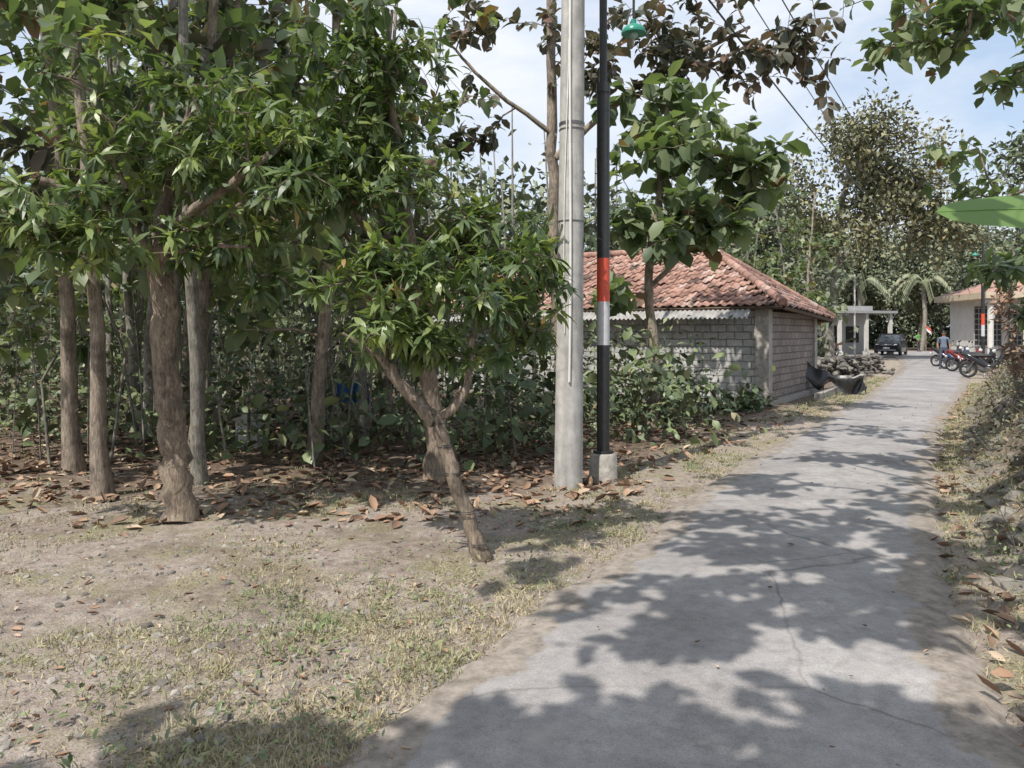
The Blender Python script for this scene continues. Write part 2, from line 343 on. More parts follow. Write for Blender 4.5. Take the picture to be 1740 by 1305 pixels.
# ------------------------------------------------------------ concrete utility pole
m,nt,b,o=newmat('pole_concrete'); n=noise(nt,6,6,.65); tc=nt.nodes.new('ShaderNodeTexCoord'); mp=nt.nodes.new('ShaderNodeMapping'); mp.inputs['Scale'].default_value=(1,1,.12); nt.links.new(tc.outputs['Object'],mp.inputs[0])
n7=noise(nt,16,5,.6,mp.outputs[0]); r=ramp(nt,[(.3,(.32,.31,.29)),(.55,(.46,.445,.42)),(.7,(.54,.52,.49))],n.outputs[0]); r7=ramp(nt,[(.35,.72),(.6,1.05)],n7.outputs[0])
nt.links.new(mixc(nt,.8,r.outputs[0],r7.outputs[0],'MULTIPLY'),b.inputs['Base Color']); b.inputs['Roughness'].default_value=.85; bump(nt,b,n.outputs[0],.4,.01); M_conc=m
M_conc2=simple('rough_concrete',(.45,.42,.38),(.25,.23,.2),12,.9,.6,dist=.03)
M_black=simple('black_paint',(.022,.023,.025),(.04,.04,.04),20,.35)
M_red=simple('red_paint',(.72,.1,.05),(.6,.08,.04),20,.4)
M_silver=simple('silver_paint',(.6,.6,.61),(.5,.5,.51),20,.4)
M_steel=simple('steel_band',(.12,.12,.12),(.2,.2,.2),20,.4,metal=.6)
M_pvc=simple('white_conduit',(.78,.77,.74),(.65,.64,.6),6,.5)
M_green=simple('green_enamel',(.04,.3,.22),(.03,.24,.17),6,.3)
M_glass=simple('lamp_glass',(.35,.5,.45),(.3,.42,.38),6,.2)
px,py=.585,7.95
up=empty('utility_pole',(px,py,0))
mb=MB(); zz=np.linspace(-.3,9,24); tube(mb,np.stack([.010*zz,0*zz,zz],1),.148-.0055*zz,28); mb.obj('shaft',[M_conc],parent=up)
mb=MB()
for z,h in((3.75,.03),(3.70,.012),(2.75,.012)): tube(mb,[(.01*z,0,z),(.01*z,0,z+h)],.154-.0055*z,28)
tube(mb,[(0,.0,8.6),(.9,.35,8.6)],.04); tube(mb,[(0,0,8.6),(-.9,-.35,8.6)],.04)
for q in(-.8,-.4,.4,.8): ellip(mb,(q,q*.39,8.7),(.05,.05,.09))
mb.obj('bands_and_crossarm',[M_steel],parent=up)
mb=MB(); zz=np.linspace(1.1,8.4,60); rr=.156-.0055*zz+.006; ang=-1.75+.12*np.sin(zz*.9); tube(mb,np.stack([.01*zz+rr*np.cos(ang),rr*np.sin(ang),zz],1),.013,8)
zz=np.linspace(1.6,4.6,40); rr=.156-.0055*zz+.004; ang=-2.05+.1*np.sin(zz*1.7); tube(mb,np.stack([.01*zz+rr*np.cos(ang),rr*np.sin(ang),zz],1),.006,6)
mb.obj('conduit',[M_pvc],parent=up)
# ------------------------------------------------------------ street lamp
def streetlamp(x,y,side=1,name='street_lamp'):
    e=empty(name,(x,y,0)); mb=MB()
    tube(mb,[(0,0,-.1),(0,0,.28),(0,0,.3)],[.16,.145,.12],20,lump=.02); mb.obj('footing',[M_conc2],parent=e)
    mb=MB()
    for a,b_,r,mt in((.3,1.47,.07,0),(1.47,1.94,.07,2),(1.94,2.41,.07,1),(2.41,4.25,.07,0),(4.25,5.35,.042,0)):
        tube(mb,[(0,0,a),(0,0,b_)],r,20,mt)
    tube(mb,[(0,0,.3),(0,0,.33)],.11,16,0); tube(mb,[(0,0,4.2),(0,0,4.3)],.078,20,0); 
    tube(mb,[(0,0,4.0),(0,0,4.03)],.073,20,0)
    arc=catmull([(0,0,5.3),(.05*side,0,5.5),(.22*side,0,5.55),(.32*side,0,5.35),(.33*side,0,5.02)],16); tube(mb,arc,.014,8,0)
    mb.obj('post',[M_black,M_red,M_silver],parent=e)
    mb=MB(); ellip(mb,(.33*side,0,4.86),(.13,.13,.09),0,z0=0.); tube(mb,[(.33*side,0,4.92),(.33*side,0,5.0)],.03,10,0); tube(mb,[(.33*side,0,4.845),(.33*side,0,4.865)],.135,18,0)
    ellip(mb,(.33*side,0,4.84),(.05,.05,.05),1)
    mb.obj('lamp_head',[M_green,M_glass],parent=e); return e
streetlamp(.99,8.3)
streetlamp(19.7,32,-1)
mb=MB(); tube(mb,[(22.4,50,0),(22.4,50,5.4)],[.07,.05],8); mb.obj('steel_pole',[M_silver])
# ------------------------------------------------------------ cables
mb=MB()
def cable(a,b,sag,r=.011):
    t=np.linspace(0,1,40)[:,None]; a=np.array(a,float);b=np.array(b,float); P=a*(1-t)+b*t; P[:,2]-=(sag*4*t*(1-t))[:,0]; tube(mb,P,r,5)
cable((.9,8.1,8.6),(33,60,9.6),.8,.014); cable((.2,7.8,8.6),(32,60,9.3),.9,.012); cable((.65,7.95,6.9),(33,60,8.0),.9,.017)
cable((.65,7.95,6.8),(-30,-10,8),.6)
mb.obj('overhead_cables',[M_black])

# ------------------------------------------------------------ block house
def brickmat(name,swap,c1,c2,mort):
    m,nt,b,o=newmat(name); tc=nt.nodes.new('ShaderNodeTexCoord'); s=nt.nodes.new('ShaderNodeSeparateXYZ'); nt.links.new(tc.outputs['Object'],s.inputs[0])
    cb=nt.nodes.new('ShaderNodeCombineXYZ'); nt.links.new(s.outputs[1 if swap else 0],cb.inputs[0]); nt.links.new(s.outputs[2],cb.inputs[1])
    nd=noise(nt,5,3); v=mixc(nt,.05,cb.outputs[0],nd.outputs['Color'],'ADD')
    br=nt.nodes.new('ShaderNodeTexBrick'); nt.links.new(v,br.inputs['Vector']); br.inputs['Scale'].default_value=1
    br.inputs['Brick Width'].default_value=.37; br.inputs['Row Height'].default_value=.165; br.inputs['Mortar Size'].default_value=.014; br.inputs['Mortar Smooth'].default_value=.3
    br.inputs['Color1'].default_value=(*c1,1);br.inputs['Color2'].default_value=(*c2,1);br.inputs['Mortar'].default_value=(*mort,1)
    n=noise(nt,12,5,.65); r=ramp(nt,[(.3,.65),(.65,1.1)],n.outputs[0]); c=mixc(nt,.8,br.outputs['Color'],r.outputs[0],'MULTIPLY')
    n5=noise(nt,1.2,4,.6); r5=ramp(nt,[(.35,.7),(.6,1.)],n5.outputs[0]); c=mixc(nt,.7,c,r5.outputs[0],'MULTIPLY')
    nt.links.new(c,b.inputs['Base Color']); b.inputs['Roughness'].default_value=.92
    iv=nt.nodes.new('ShaderNodeMath'); iv.operation='SUBTRACT'; iv.inputs[0].default_value=1; nt.links.new(br.outputs['Fac'],iv.inputs[1]); bump(nt,b,iv.outputs[0],.8,.02); return m
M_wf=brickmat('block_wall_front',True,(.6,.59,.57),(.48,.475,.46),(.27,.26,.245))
M_ws=brickmat('block_wall_side',False,(.34,.29,.25),(.25,.21,.19),(.14,.12,.11))  # browner blocks, and the side wall's shade is put into the colours too
m,nt,b,o=newmat('clay_roof_tile'); at=nt.nodes.new('ShaderNodeAttribute'); at.attribute_name='rnd'
r=ramp(nt,[(0,(.13,.09,.075)),(.3,(.33,.19,.15)),(.7,(.45,.27,.215)),(1,(.55,.45,.4))],at.outputs['Fac']); n=noise(nt,6,6,.75); r2=ramp(nt,[(.3,.5),(.6,1.1)],n.outputs[0])
nt.links.new(mixc(nt,.85,r.outputs[0],r2.outputs[0],'MULTIPLY'),b.inputs['Base Color']); b.inputs['Roughness'].default_value=.9; M_tile=m
M_wood=simple('dark_timber',(.13,.09,.06),(.07,.05,.035),9,.8)
M_asb=simple('fibre_cement_sheet',(.42,.41,.4),(.25,.24,.22),6,.9)
H=empty('block_house',(5.6,16.8,0),math.atan2(.835,.55))
WL,WD,EZ,RZh=9.2,4.8,2.22,3.78
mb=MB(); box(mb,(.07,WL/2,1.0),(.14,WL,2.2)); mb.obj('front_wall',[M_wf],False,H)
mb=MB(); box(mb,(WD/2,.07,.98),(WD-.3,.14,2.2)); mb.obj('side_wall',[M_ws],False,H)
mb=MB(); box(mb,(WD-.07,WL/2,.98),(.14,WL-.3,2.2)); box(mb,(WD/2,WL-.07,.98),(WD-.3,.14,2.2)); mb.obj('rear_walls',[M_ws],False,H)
mb=MB()
for q in((.1,.1),(WD-.1,.1),(.1,WL-.1),(WD-.1,WL-.1)): box(mb,(q[0],q[1],1.0),(.3,.3,2.24))
box(mb,(WD/2,WL/2,.02),(WD+.2,WL+.2,.16)); mb.obj('concrete_frame',[M_conc2],False,H)
apR=np.array([WD/2,2.1,RZh]); apL=np.array([WD/2,WL-2.1,RZh]); ov=.22
E=[np.array(p,float) for p in((-ov,-.4,EZ),(WD+.35,-.4,EZ-.22),(WD+.35,WL+.4,EZ-.22),(-ov,WL+.4,EZ))]
mbs=MB(); mbt=MB(); rng=np.random.default_rng(5)
def slope(poly):
    poly=[np.array(p) for p in poly]; O=poly[0]; U=nrm(poly[1]-poly[0]); Nn=nrm(np.cross(U,poly[-1]-O)); 
    if Nn[2]<0: Nn=-Nn
    Vv=np.cross(Nn,U); 
    if np.dot(Vv,poly[-1]-O)<0: Vv=-Vv
    pl=[(np.dot(p-O,U),np.dot(p-O,Vv)) for p in poly]
    mbs.V.append(np.array(poly)-Nn*.03); mbs.F.append(np.array([list(range(len(poly)))])+mbs.n); mbs.M.append(np.zeros(1,int)); mbs.R.append(np.full(len(poly),.5)); mbs.n+=len(poly)
    def inside(u,v):
        c=False; n=len(pl)
        for i in range(n):
            x1,y1=pl[i];x2,y2=pl[(i+1)%n]
            if (y1>v)!=(y2>v) and u<(x2-x1)*(v-y1)/(y2-y1)+x1: c=not c
        return c
    umax=max(p[0] for p in pl);umin=min(p[0] for p in pl); vmax=max(p[1] for p in pl); tw,th=.19,.23
    for iv in range(int(vmax/th)+2):
        for iu in range(int((umax-umin)/tw)+2):
            u=umin+iu*tw;v=iv*th-.02
            if inside(u+tw/2,v+th*.5+.03):
                rr=rng.beta(2,2); 
                if rng.random()<.06: rr=0
                jj=rng.normal(size=3)*.009; vs=[]
                for vv,off in((-.03,.045),(th,.012)):
                    for k in range(7):
                        f=k/6; s=f*tw*1.05; hgt=.026*math.sin(f*2*math.pi+.4)+off
                        vs.append(O+U*(u+s+jj[0])+Vv*(v+vv+jj[1])+Nn*(hgt+jj[2]))
                for k in range(7): vs.append(vs[k]-Nn*.018)
                F=[[k,k+1,k+8,k+7] for k in range(6)]+[[14+k,15+k,k+1,k] for k in range(6)]
                mbt.add(np.array(vs),F,0,rr)
slope([E[0],E[3],apL,apR]); slope([E[1],E[0],apR]); slope([E[2],E[1],apR,apL]); slope([E[3],E[2],apL])
mbs.obj('roof_boards',[M_wood],False,H); mbt.obj('roof_tiles',[M_tile],True,H)
mb=MB()
for a,b_ in((apR,apL),(E[0],apR),(E[1],apR),(E[2],apL),(E[3],apL)):
    L=np.linalg.norm(b_-a); n=int(L/.3)
    for k in range(n):
        p=a+(b_-a)*k/n; q=a+(b_-a)*(k+1.12)/n; up3=np.array([0,0,.04]); tube(mb,[p+up3,q+up3+np.array([0,0,.01])],[.105,.085],10,0,r=float(rng.beta(2,3)))
mb.obj('ridge_tiles',[M_tile],True,H)
mb=MB(); 
for a,b_ in((E[0],E[1]),(E[1],E[2]),(E[0],E[3])):
    prisms(mb,np.array([a-[0,0,.06]]),np.array([b_-[0,0,.06]]),np.array([.045]),np.array([.045]))
for k in range(12):
    y=.2+k*.8; tube(mb,[(-.1,y,EZ-.04),(.5,y,EZ+.2)],.03,4)
for k in range(6):
    x=.3+k*.85; tube(mb,[(x,-.36,EZ-.1-.04*k),(x,.3,EZ+.15-.04*k)],.03,4)
mb.obj('eaves',[M_wood],False,H)
mb=MB(); yy=np.linspace(.3,WL,700); w=.02*np.sin(yy*2*math.pi/.11); V=[]
for x,z in((-.16,2.18),(-.46,1.93)): V.append(np.stack([np.full_like(yy,x),yy,z+w],1))
k=np.arange(699); mb.add(np.concatenate(V),np.stack([k,k+1,k+701,k+700],1)); mb.obj('corrugated_awning',[M_asb],True,H)

# kerb + rubble + tarpaulin by house
mb=MB(); ysk=np.linspace(18.2,27,30); xsk=xl(ysk)-.9; P=np.stack([xsk,ysk],1)
for i in range(29):
    c=(P[i]+P[i+1])/2; d=P[i+1]-P[i]; box(mb,(c[0],c[1],.06+R0.normal()*.006),(np.linalg.norm(d)*.97,.16,.2),rz=math.atan2(d[1],d[0])+R0.normal()*.02)
mb.obj('kerb',[M_conc2],False)
def stones(mb,C,S,rng,mat=0,flat=.65):
    t=(1+5**.5)/2; V0=np.array([(-1,t,0),(1,t,0),(-1,-t,0),(1,-t,0),(0,-1,t),(0,1,t),(0,-1,-t),(0,1,-t),(t,0,-1),(t,0,1),(-t,0,-1),(-t,0,1)],float); V0=nrm(V0)
    F0=np.array([(0,11,5),(0,5,1),(0,1,7),(0,7,10),(0,10,11),(1,5,9),(5,11,4),(11,10,2),(10,7,6),(7,1,8),(3,9,4),(3,4,2),(3,2,6),(3,6,8),(3,8,9),(4,9,5),(2,4,11),(6,2,10),(8,6,7),(9,8,1)])
    n=len(C); V=V0[None]*(1+rng.normal(size=(n,12,1))*.16)*np.stack([rng.uniform(.7,1.3,n),rng.uniform(.7,1.3,n),rng.uniform(.4,.9,n)*flat/.65],1)[:,None]
    a=rng.uniform(0,6.28,n); ca,sa=np.cos(a)[:,None],np.sin(a)[:,None]; V=np.stack([V[...,0]*ca-V[...,1]*sa,V[...,0]*sa+V[...,1]*ca,V[...,2]],-1)*S[:,None,None]+C[:,None]
    mb.add(V.reshape(-1,3),(F0[None]+(np.arange(n)*12)[:,None,None]).reshape(-1,3),mat,np.repeat(rng.random(n),12))
def stonemat(name,k):
    m,nt,b,o=newmat(name); at=nt.nodes.new('ShaderNodeAttribute'); at.attribute_name='rnd'
    r=ramp(nt,[(0,(.14*k,.125*k,.11*k)),(.5,(.26*k,.235*k,.205*k)),(1,(.4*k,.37*k,.32*k))],at.outputs['Fac']); n=noise(nt,18,5,.7); r2=ramp(nt,[(.3,.5),(.65,1.15)],n.outputs[0])
    nt.links.new(mixc(nt,.85,r.outputs[0],r2.outputs[0],'MULTIPLY'),b.inputs['Base Color']); b.inputs['Roughness'].default_value=.95; bump(nt,b,n.outputs[0],.6,.02); return m
M_stone=stonemat('limestone',1.); M_stone2=stonemat('shaded_limestone',.65)  # second one is the same stone, darkened to paint in the bank's shade
rng=np.random.default_rng(3); NR=900; t=rng.random(NR); cx=9.8+t*5.2; cy=25.5+t*6; h=rng.random(NR)**1.3*.7
C=np.stack([cx+rng.normal(size=NR)*.35*(1-h),cy+rng.normal(size=NR)*.35*(1-h),h],1); mb=MB(); stones(mb,C,rng.uniform(.05,.13,NR),rng); mb.obj('rubble_wall',[M_stone2],False)
tp=empty('black_tarpaulin',(7.6,19.9,0)); mb=MB(); nu,nv=26,12; V=[]
for jv in range(nv):
    for iu in range(nu):
        u=iu/(nu-1);v=jv/(nv-1); top=.92-.42*u-.2*math.sin(u*3.1)*(1 if u<1 else 0); wdt=.55*(abs(math.sin(u*5.2+.7))*.8+.25)
        V.append([u*1.6,.1*math.sin(u*14+v*2)+.06*math.sin(v*5+u*6),top-v*wdt+.03*math.sin(u*23)])
F=[[j*nu+i,j*nu+i+1,(j+1)*nu+i+1,(j+1)*nu+i] for j in range(nv-1) for i in range(nu-1)]; mb.add(V,F); mb.obj('sheet',[M_black],True,tp)
mb=MB(); tube(mb,[(0,0,-.05),(.02,0,1.0)],.02,6); tube(mb,[(1.6,0,-.05),(1.6,0,.55)],.018,6); tube(mb,[(.6,.3,-.05),(.62,.2,.6)],.018,6); mb.obj('stakes',[M_bark],True,tp)

# ------------------------------------------------------------ far buildings
M_white=simple('white_plaster',(.72,.7,.66),(.6,.58,.54),3,.8); M_cream=simple('cream_fascia',(.62,.52,.38),(.5,.42,.3),3,.7); M_dark=simple('dark_opening',(.03,.03,.03),(.02,.02,.02),3,.6)
M_grey=simple('grey_plaster',(.4,.4,.4),(.32,.32,.32),3,.8)
vh=empty('village_house',(23.6,56,0),.25); mb=MB()
box(mb,(0,1.8,1.5),(6,2.6,3)); mb.obj('walls',[M_white],False,vh); mb=MB(); box(mb,(0,.0,3.1),(7,4.6,.18)); box(mb,(0,1.2,3.4),(6.4,2.6,.4)); mb.obj('roof_slab',[M_grey],False,vh)
mb=MB(); 
for x in(-3.1,-1.1,1.1,3.1): box(mb,(x,-2.0,1.5),(.22,.22,3.0)); box(mb,(x,-2.0,.15),(.34,.34,.3))
mb.obj('porch_columns',[M_white],False,vh); mb=MB(); box(mb,(-1.8,.48,1.5),(1.1,.05,1.2)); box(mb,(1.9,.48,1.5),(1.1,.05,1.2)); box(mb,(.1,.48,1.1),(.95,.05,2.1)); mb.obj('windows_and_door',[M_dark],False,vh)
pv=empty('prayer_house',(27.6,42,0),-.1); mb=MB(); box(mb,(1.2,2.6,1.8),(5.4,3.2,3.6)); mb.obj('walls',[M_white],False,pv)
mb=MB(); box(mb,(1.0,1.4,3.62),(6.6,6.2,.34)); mb.obj('fascia',[M_cream],False,pv)
mb=MB()
V=np.array([[-2.2,-1.6,3.8],[4.2,-1.6,3.8],[4.2,4.4,3.8],[-2.2,4.4,3.8],[1,1.4,5.0]]); mb.addm(V,[[[0,1,4],[1,2,4],[2,3,4],[3,0,4]]],0,.6); mb.obj('roof',[M_tile],False,pv)
mb=MB()
for x in(-1.9,-.1,1.9,3.9):
    tube(mb,[(x,-1.3,0),(x,-1.3,3.45)],.15,12); box(mb,(x,-1.3,.2),(.42,.42,.4)); box(mb,(x,-1.3,3.3),(.4,.4,.2))
mb.obj('columns',[M_white],False,pv)
mb=MB()
for x0 in(-1.75,.05,2.05):
    for k in range(12):
        a=math.pi*k/12; a2=math.pi*(k+1)/12
        tube(mb,[(x0+.83-.8*math.cos(a),-1.3,2.4+.8*math.sin(a)),(x0+.83-.8*math.cos(a2),-1.3,2.4+.8*math.sin(a2))],.05,5)
    for k in range(7): tube(mb,[(x0+.1+.24*k,.95,0.9),(x0+.1+.24*k,.95,3.1)],.025,4)
    for k in range(8): tube(mb,[(x0+.1,.95,.9+.3*k),(x0+1.55,.95,.9+.3*k)],.025,4)
mb.obj('arches_and_grilles',[M_grey],False,pv)
mb=MB(); box(mb,(-.9,.98,2),(1.4,.04,2.2)); box(mb,(.9,.98,2),(1.4,.04,2.2)); box(mb,(2.9,.98,2),(1.4,.04,2.2)); mb.obj('window_openings',[M_dark],False,pv)

# ------------------------------------------------------------ vehicles
M_tyre=simple('tyre_rubber',(.02,.02,.02),(.03,.03,.03),10,.85); M_carp=simple('black_car_paint',(.02,.022,.026),(.03,.03,.034),3,.2); M_win=simple('car_glass',(.05,.06,.07),(.04,.05,.06),3,.05)
M_chrome=simple('chrome',(.35,.35,.35),(.3,.3,.3),3,.35,metal=.9); M_plate=simple('number_plate',(.75,.75,.73),(.7,.7,.68),3,.5); M_lamp=simple('headlamp',(.75,.75,.72),(.6,.6,.6),3,.1); M_redl=simple('red_lens',(.35,.02,.02),(.3,.02,.02),3,.2)
M_bred=simple('red_bike_paint',(.18,.02,.02),(.13,.015,.015),3,.3); M_blue=simple('blue_bike_paint',(.03,.05,.12),(.02,.04,.1),3,.3); M_seat=simple('seat_vinyl',(.025,.025,.025),(.04,.04,.04),6,.6)
def car(loc,rz):
    e=empty('parked_car',loc,rz)
    def loft(st,mat,nm,mats):
        mb=MB(); V=[]
        for x,zb,zt,wb,wt in st:
            for y,z in((-wb,zb),(-wb*1.0,(zb*.55+zt*.45)),(-wt,zt-.04),(-wt+.1,zt),(wt-.1,zt),(wt,zt-.04),(wb,(zb*.55+zt*.45)),(wb,zb)): V.append([x,y,z])
        n=len(st); F=[[i*8+j,i*8+(j+1)%8,(i+1)*8+(j+1)%8,(i+1)*8+j] for i in range(n-1) for j in range(8)]; mb.add(V,F)
        mb.add(V[:8],[[0,1,2,3,4,5,6,7]]); mb.add(V[-8:],[[0,1,2,3,4,5,6,7]]); return mb.obj(nm,mats,True,e)
    loft([(-1.95,.42,.72,.7,.66),(-1.88,.28,.86,.8,.74),(-1.2,.24,.95,.84,.78),(-.6,.22,1.0,.84,.8),(.8,.22,1.02,.84,.8),(1.7,.24,1.04,.84,.78),(1.88,.3,1.0,.8,.76),(1.94,.4,.8,.76,.72)],0,'body',[M_carp])
    loft([(-.95,.96,.99,.76,.72),(-.25,.98,1.44,.77,.6),(.2,.98,1.5,.78,.62),(1.1,.98,1.5,.78,.62),(1.55,.98,1.42,.76,.6),(1.85,.98,1.04,.74,.7)],0,'cabin_glass',[M_win])
    mb=MB(); box(mb,(.65,0,1.515),(1.6,1.18,.04))
    for s in(-1,1):
        for x1,x2 in((-.9,-.25),(.35,.4),(1.1,1.15),(1.78,1.5)): tube(mb,[(x1,s*.775,.99),(x2,s*.63,1.48)],.03,5)
        ellip(mb,(-.6,s*.92,1.02),(.06,.1,.07),0)
    mb.obj('roof_pillars_mirrors',[M_carp],False,e)
    mb=MB()
    for x in(-1.25,1.2):
        for s in(-1,1): torus(mb,(x,s*.76,.3),.22,.09,0); ellip(mb,(x,s*.78,.3),(.2,.06,.2),1)
    mb.obj('wheels',[M_tyre,M_chrome],True,e)
    mb=MB()
    for s in(-1,1): ellip(mb,(-1.85,s*.58,.74),(.1,.17,.08),0); ellip(mb,(1.9,s*.66,.9),(.07,.1,.14),1)
    box(mb,(-1.965,0,.5),(.02,.44,.13),2); box(mb,(1.955,0,.6),(.02,.44,.13),2); box(mb,(-1.93,0,.72),(.06,.8,.1),3); box(mb,(-1.93,0,.36),(.06,1.2,.1),3)
    mb.obj('lights_and_plates',[M_lamp,M_redl,M_plate,M_chrome],True,e)
car((27.0,54.5,.05),math.radians(55))
def bike(loc,rz,paint,name='motorcycle'):
    e=empty(name,loc,rz); mb=MB()
    for x in(-.62,.62): torus(mb,(x,0,.29),.245,.045,0); torus(mb,(x,0,.29),.2,.015,2); ellip(mb,(x,0,.29),(.06,.05,.06),2)
    for x in(-.62,.62):
        for k in range(6):
            a=k*math.pi/3+.2; tube(mb,[(x,0,.29),(x+.2*math.cos(a),0,.29+.2*math.sin(a))],.008,4,2)
    for s in(-1,1): tube(mb,[(-.62,s*.07,.29),(-.42,s*.06,.8)],.02,6,2); tube(mb,[(.62,s*.08,.29),(.42,s*.09,.62)],.022,6,2)
    tube(mb,[(-.44,0,.62),(-.36,0,.98)],.035,8,2)
    tube(mb,catmull([(-.25,-.34,.98),(-.33,-.18,1.03),(-.36,0,1.0),(-.33,.18,1.03),(-.25,.34,.98)],14),.014,6,0)
    for s in(-1,1): tube(mb,[(-.3,s*.2,1.02),(-.34,s*.28,1.2)],.006,4,0); ellip(mb,(-.34,s*.29,1.22),(.015,.06,.04),0)
    mb.obj('frame_wheels_handlebar',[M_tyre,M_tyre,M_chrome],True,e)
    mb=MB(); 
    def sweep(P,W,H_):
        P=catmull(P,14); W=np.interp(np.linspace(0,1,14),np.linspace(0,1,len(W)),W); H_=np.interp(np.linspace(0,1,14),np.linspace(0,1,len(H_)),H_); V=[]
        T=nrm(np.gradient(P,axis=0))
        for i in range(14):
            n=np.array([-T[i][2],0,T[i][0]])
            for j in range(12): a=j*math.pi/6; V.append(P[i]+np.array([0,1,0])*math.cos(a)*W[i]+n*math.sin(a)*H_[i])
        mb.add(V,[[i*12+j,i*12+(j+1)%12,(i+1)*12+(j+1)%12,(i+1)*12+j] for i in range(13) for j in range(12)])
    sweep([(-.46,0,.98),(-.42,0,.7),(-.25,0,.45),(.05,0,.42),(.3,0,.58),(.62,0,.78),(.85,0,.84)],[.06,.2,.14,.11,.14,.13,.03],[.08,.12,.1,.09,.12,.1,.04])
    sweep([(-.92,0,.46),(-.78,0,.6),(-.6,0,.63),(-.42,0,.55)],[.03,.06,.07,.05],[.015,.03,.03,.02])
    mb.obj('fairing',[paint],True,e)
    mb=MB(); ellip(mb,(.3,0,.79),(.42,.14,.07),0); ellip(mb,(0,0,.36),(.17,.12,.12),1); tube(mb,[(.05,-.13,.3),(.5,-.15,.3),(.8,-.16,.42)],[.03,.045,.05],8,1)
    ellip(mb,(-.5,0,.9),(.07,.09,.08),2); ellip(mb,(.86,0,.76),(.04,.08,.04),3); box(mb,(.86,0,.62),(.01,.2,.1),4); tube(mb,[(.1,.1,.2),(.15,.22,.02)],.012,5,1)
    mb.obj('seat_engine_lights',[M_seat,M_chrome,M_lamp,M_redl,M_plate],True,e)
bike((16.7,26.8,.02),2.5,M_carp); bike((17.9,29.2,.02),2.0,M_carp); bike((18.4,30.9,.02),2.1,M_bred); bike((19.2,33.0,.02),1.9,M_blue); bike((20.3,35.5,.02),2.1,M_carp)
bike((21.9,52.5,0.02),.6,M_bred); bike((20.9,52.0,0.02),.7,M_carp)
# ------------------------------------------------------------ people
def person(loc,rz,shirt,trous,name,bend=0):
    M_skin=simple('skin_'+name,(.28,.15,.09),(.24,.13,.08),5,.55); M_s=simple('shirt_'+name,shirt,None,20,.8); M_t=simple('trousers_'+name,trous,None,20,.85); M_h=simple('hair_'+name,(.012,.01,.01),None,20,.5)
    J=[(0,0,.93),(0,0,1.08),(0,-.01,1.28),(0,0,1.41),(0,0,1.47),(0,-.01,1.54),(0,0,1.62),
       (.17,0,1.37),(.23,.03,1.1),(.25,-.07,.87),(.25,-.09,.81),(-.17,0,1.37),(-.24,.0,1.1),(-.2,-.17,.95),(-.19,-.2,.91),
       (.09,0,.87),(.11,-.03,.48),(.11,.03,.09),(.12,-.13,.04),(-.09,0,.87),(-.12,-.04,.48),(-.13,.02,.09),(-.15,-.14,.04)]
    Rr=[(.13,.1),(.125,.095),(.15,.105),(.075,.07),(.052,.052),(.072,.085),(.078,.09),(.062,.06),(.044,.044),(.028,.03),(.03,.018),(.062,.06),(.044,.044),(.028,.03),(.03,.018),(.088,.09),(.058,.06),(.04,.042),(.042,.035),(.088,.09),(.058,.06),(.04,.042),(.042,.035)]
    Ed=[(0,1),(1,2),(2,3),(3,4),(4,5),(5,6),(2,7),(7,8),(8,9),(9,10),(2,11),(11,12),(12,13),(13,14),(0,15),(15,16),(16,17),(17,18),(0,19),(19,20),(20,21),(21,22)]
    me=bpy.data.meshes.new(name+'_sk'); me.from_pydata(J,Ed,[]); o=bpy.data.objects.new('tmp',me); COL.objects.link(o)
    md=o.modifiers.new('s','SKIN'); 
    for i,v in enumerate(me.skin_vertices[0].data): v.radius=Rr[i]; v.use_root=(i==0)
    o.modifiers.new('ss','SUBSURF').levels=2
    dg=bpy.context.evaluated_depsgraph_get(); dg.update(); ev=o.evaluated_get(dg); m2=bpy.data.meshes.new_from_object(ev); bpy.data.objects.remove(o)
    m2.materials.clear()
    for mm in(M_skin,M_s,M_t,M_h): m2.materials.append(mm)
    for p in m2.polygons:
        c=p.center; p.use_smooth=True
        if c.z>1.44: k=0
        elif abs(c.x)>.16 and c.z<1.16 and c.z>.7: k=0
        elif c.z<.07: k=3
        elif c.z<.97: k=2
        else: k=1
        p.material_index=k
    e=empty(name,loc,rz); b_=bpy.data.objects.new('body',m2); COL.objects.link(b_); b_.parent=e
    mb=MB(); ellip(mb,(0,.015,1.60),(.085,.1,.1),1,z0=.05); ellip(mb,(0,.05,1.58),(.078,.06,.08),1)
    ellip(mb,(0,-.1,1.565),(.012,.02,.02),0); ellip(mb,(0,-.092,1.525),(.025,.008,.006),2)
    for s in(-1,1): ellip(mb,(s*.03,-.088,1.585),(.011,.007,.006),1); ellip(mb,(s*.083,0,1.57),(.01,.022,.032),0)
    for (hx,hy,hz),s in(((.25,-.09,.8),1),((-.19,-.2,.9),-1)):
        for k,l in enumerate((.065,.075,.07,.055)):
            y=hy-.027+k*.018; tube(mb,[(hx,y,hz),(hx-s*.006,y-.01,hz-l*.6),(hx-s*.02,y-.014,hz-l)],[.009,.008,.006],6,0)
        tube(mb,[(hx,hy-.02,hz+.02),(hx-s*.01,hy-.05,hz-.02),(hx-s*.015,hy-.055,hz-.045)],[.01,.009,.007],6,0)
    mb.obj('head_details_and_fingers',[M_skin,M_h,M_redl],True,e)
person((34.0,64,.045),.3,(.12,.4,.1),(.06,.06,.08),'standing_man')
person((18.9,33.5,.02),-.6,(.16,.2,.27),(.08,.09,.13),'man_beside_motorcycle')
fl=empty('national_flag',(34.9,64.5,.045)); mb=MB(); tube(mb,[(0,0,0),(0,0,2.3)],.03,6,0)
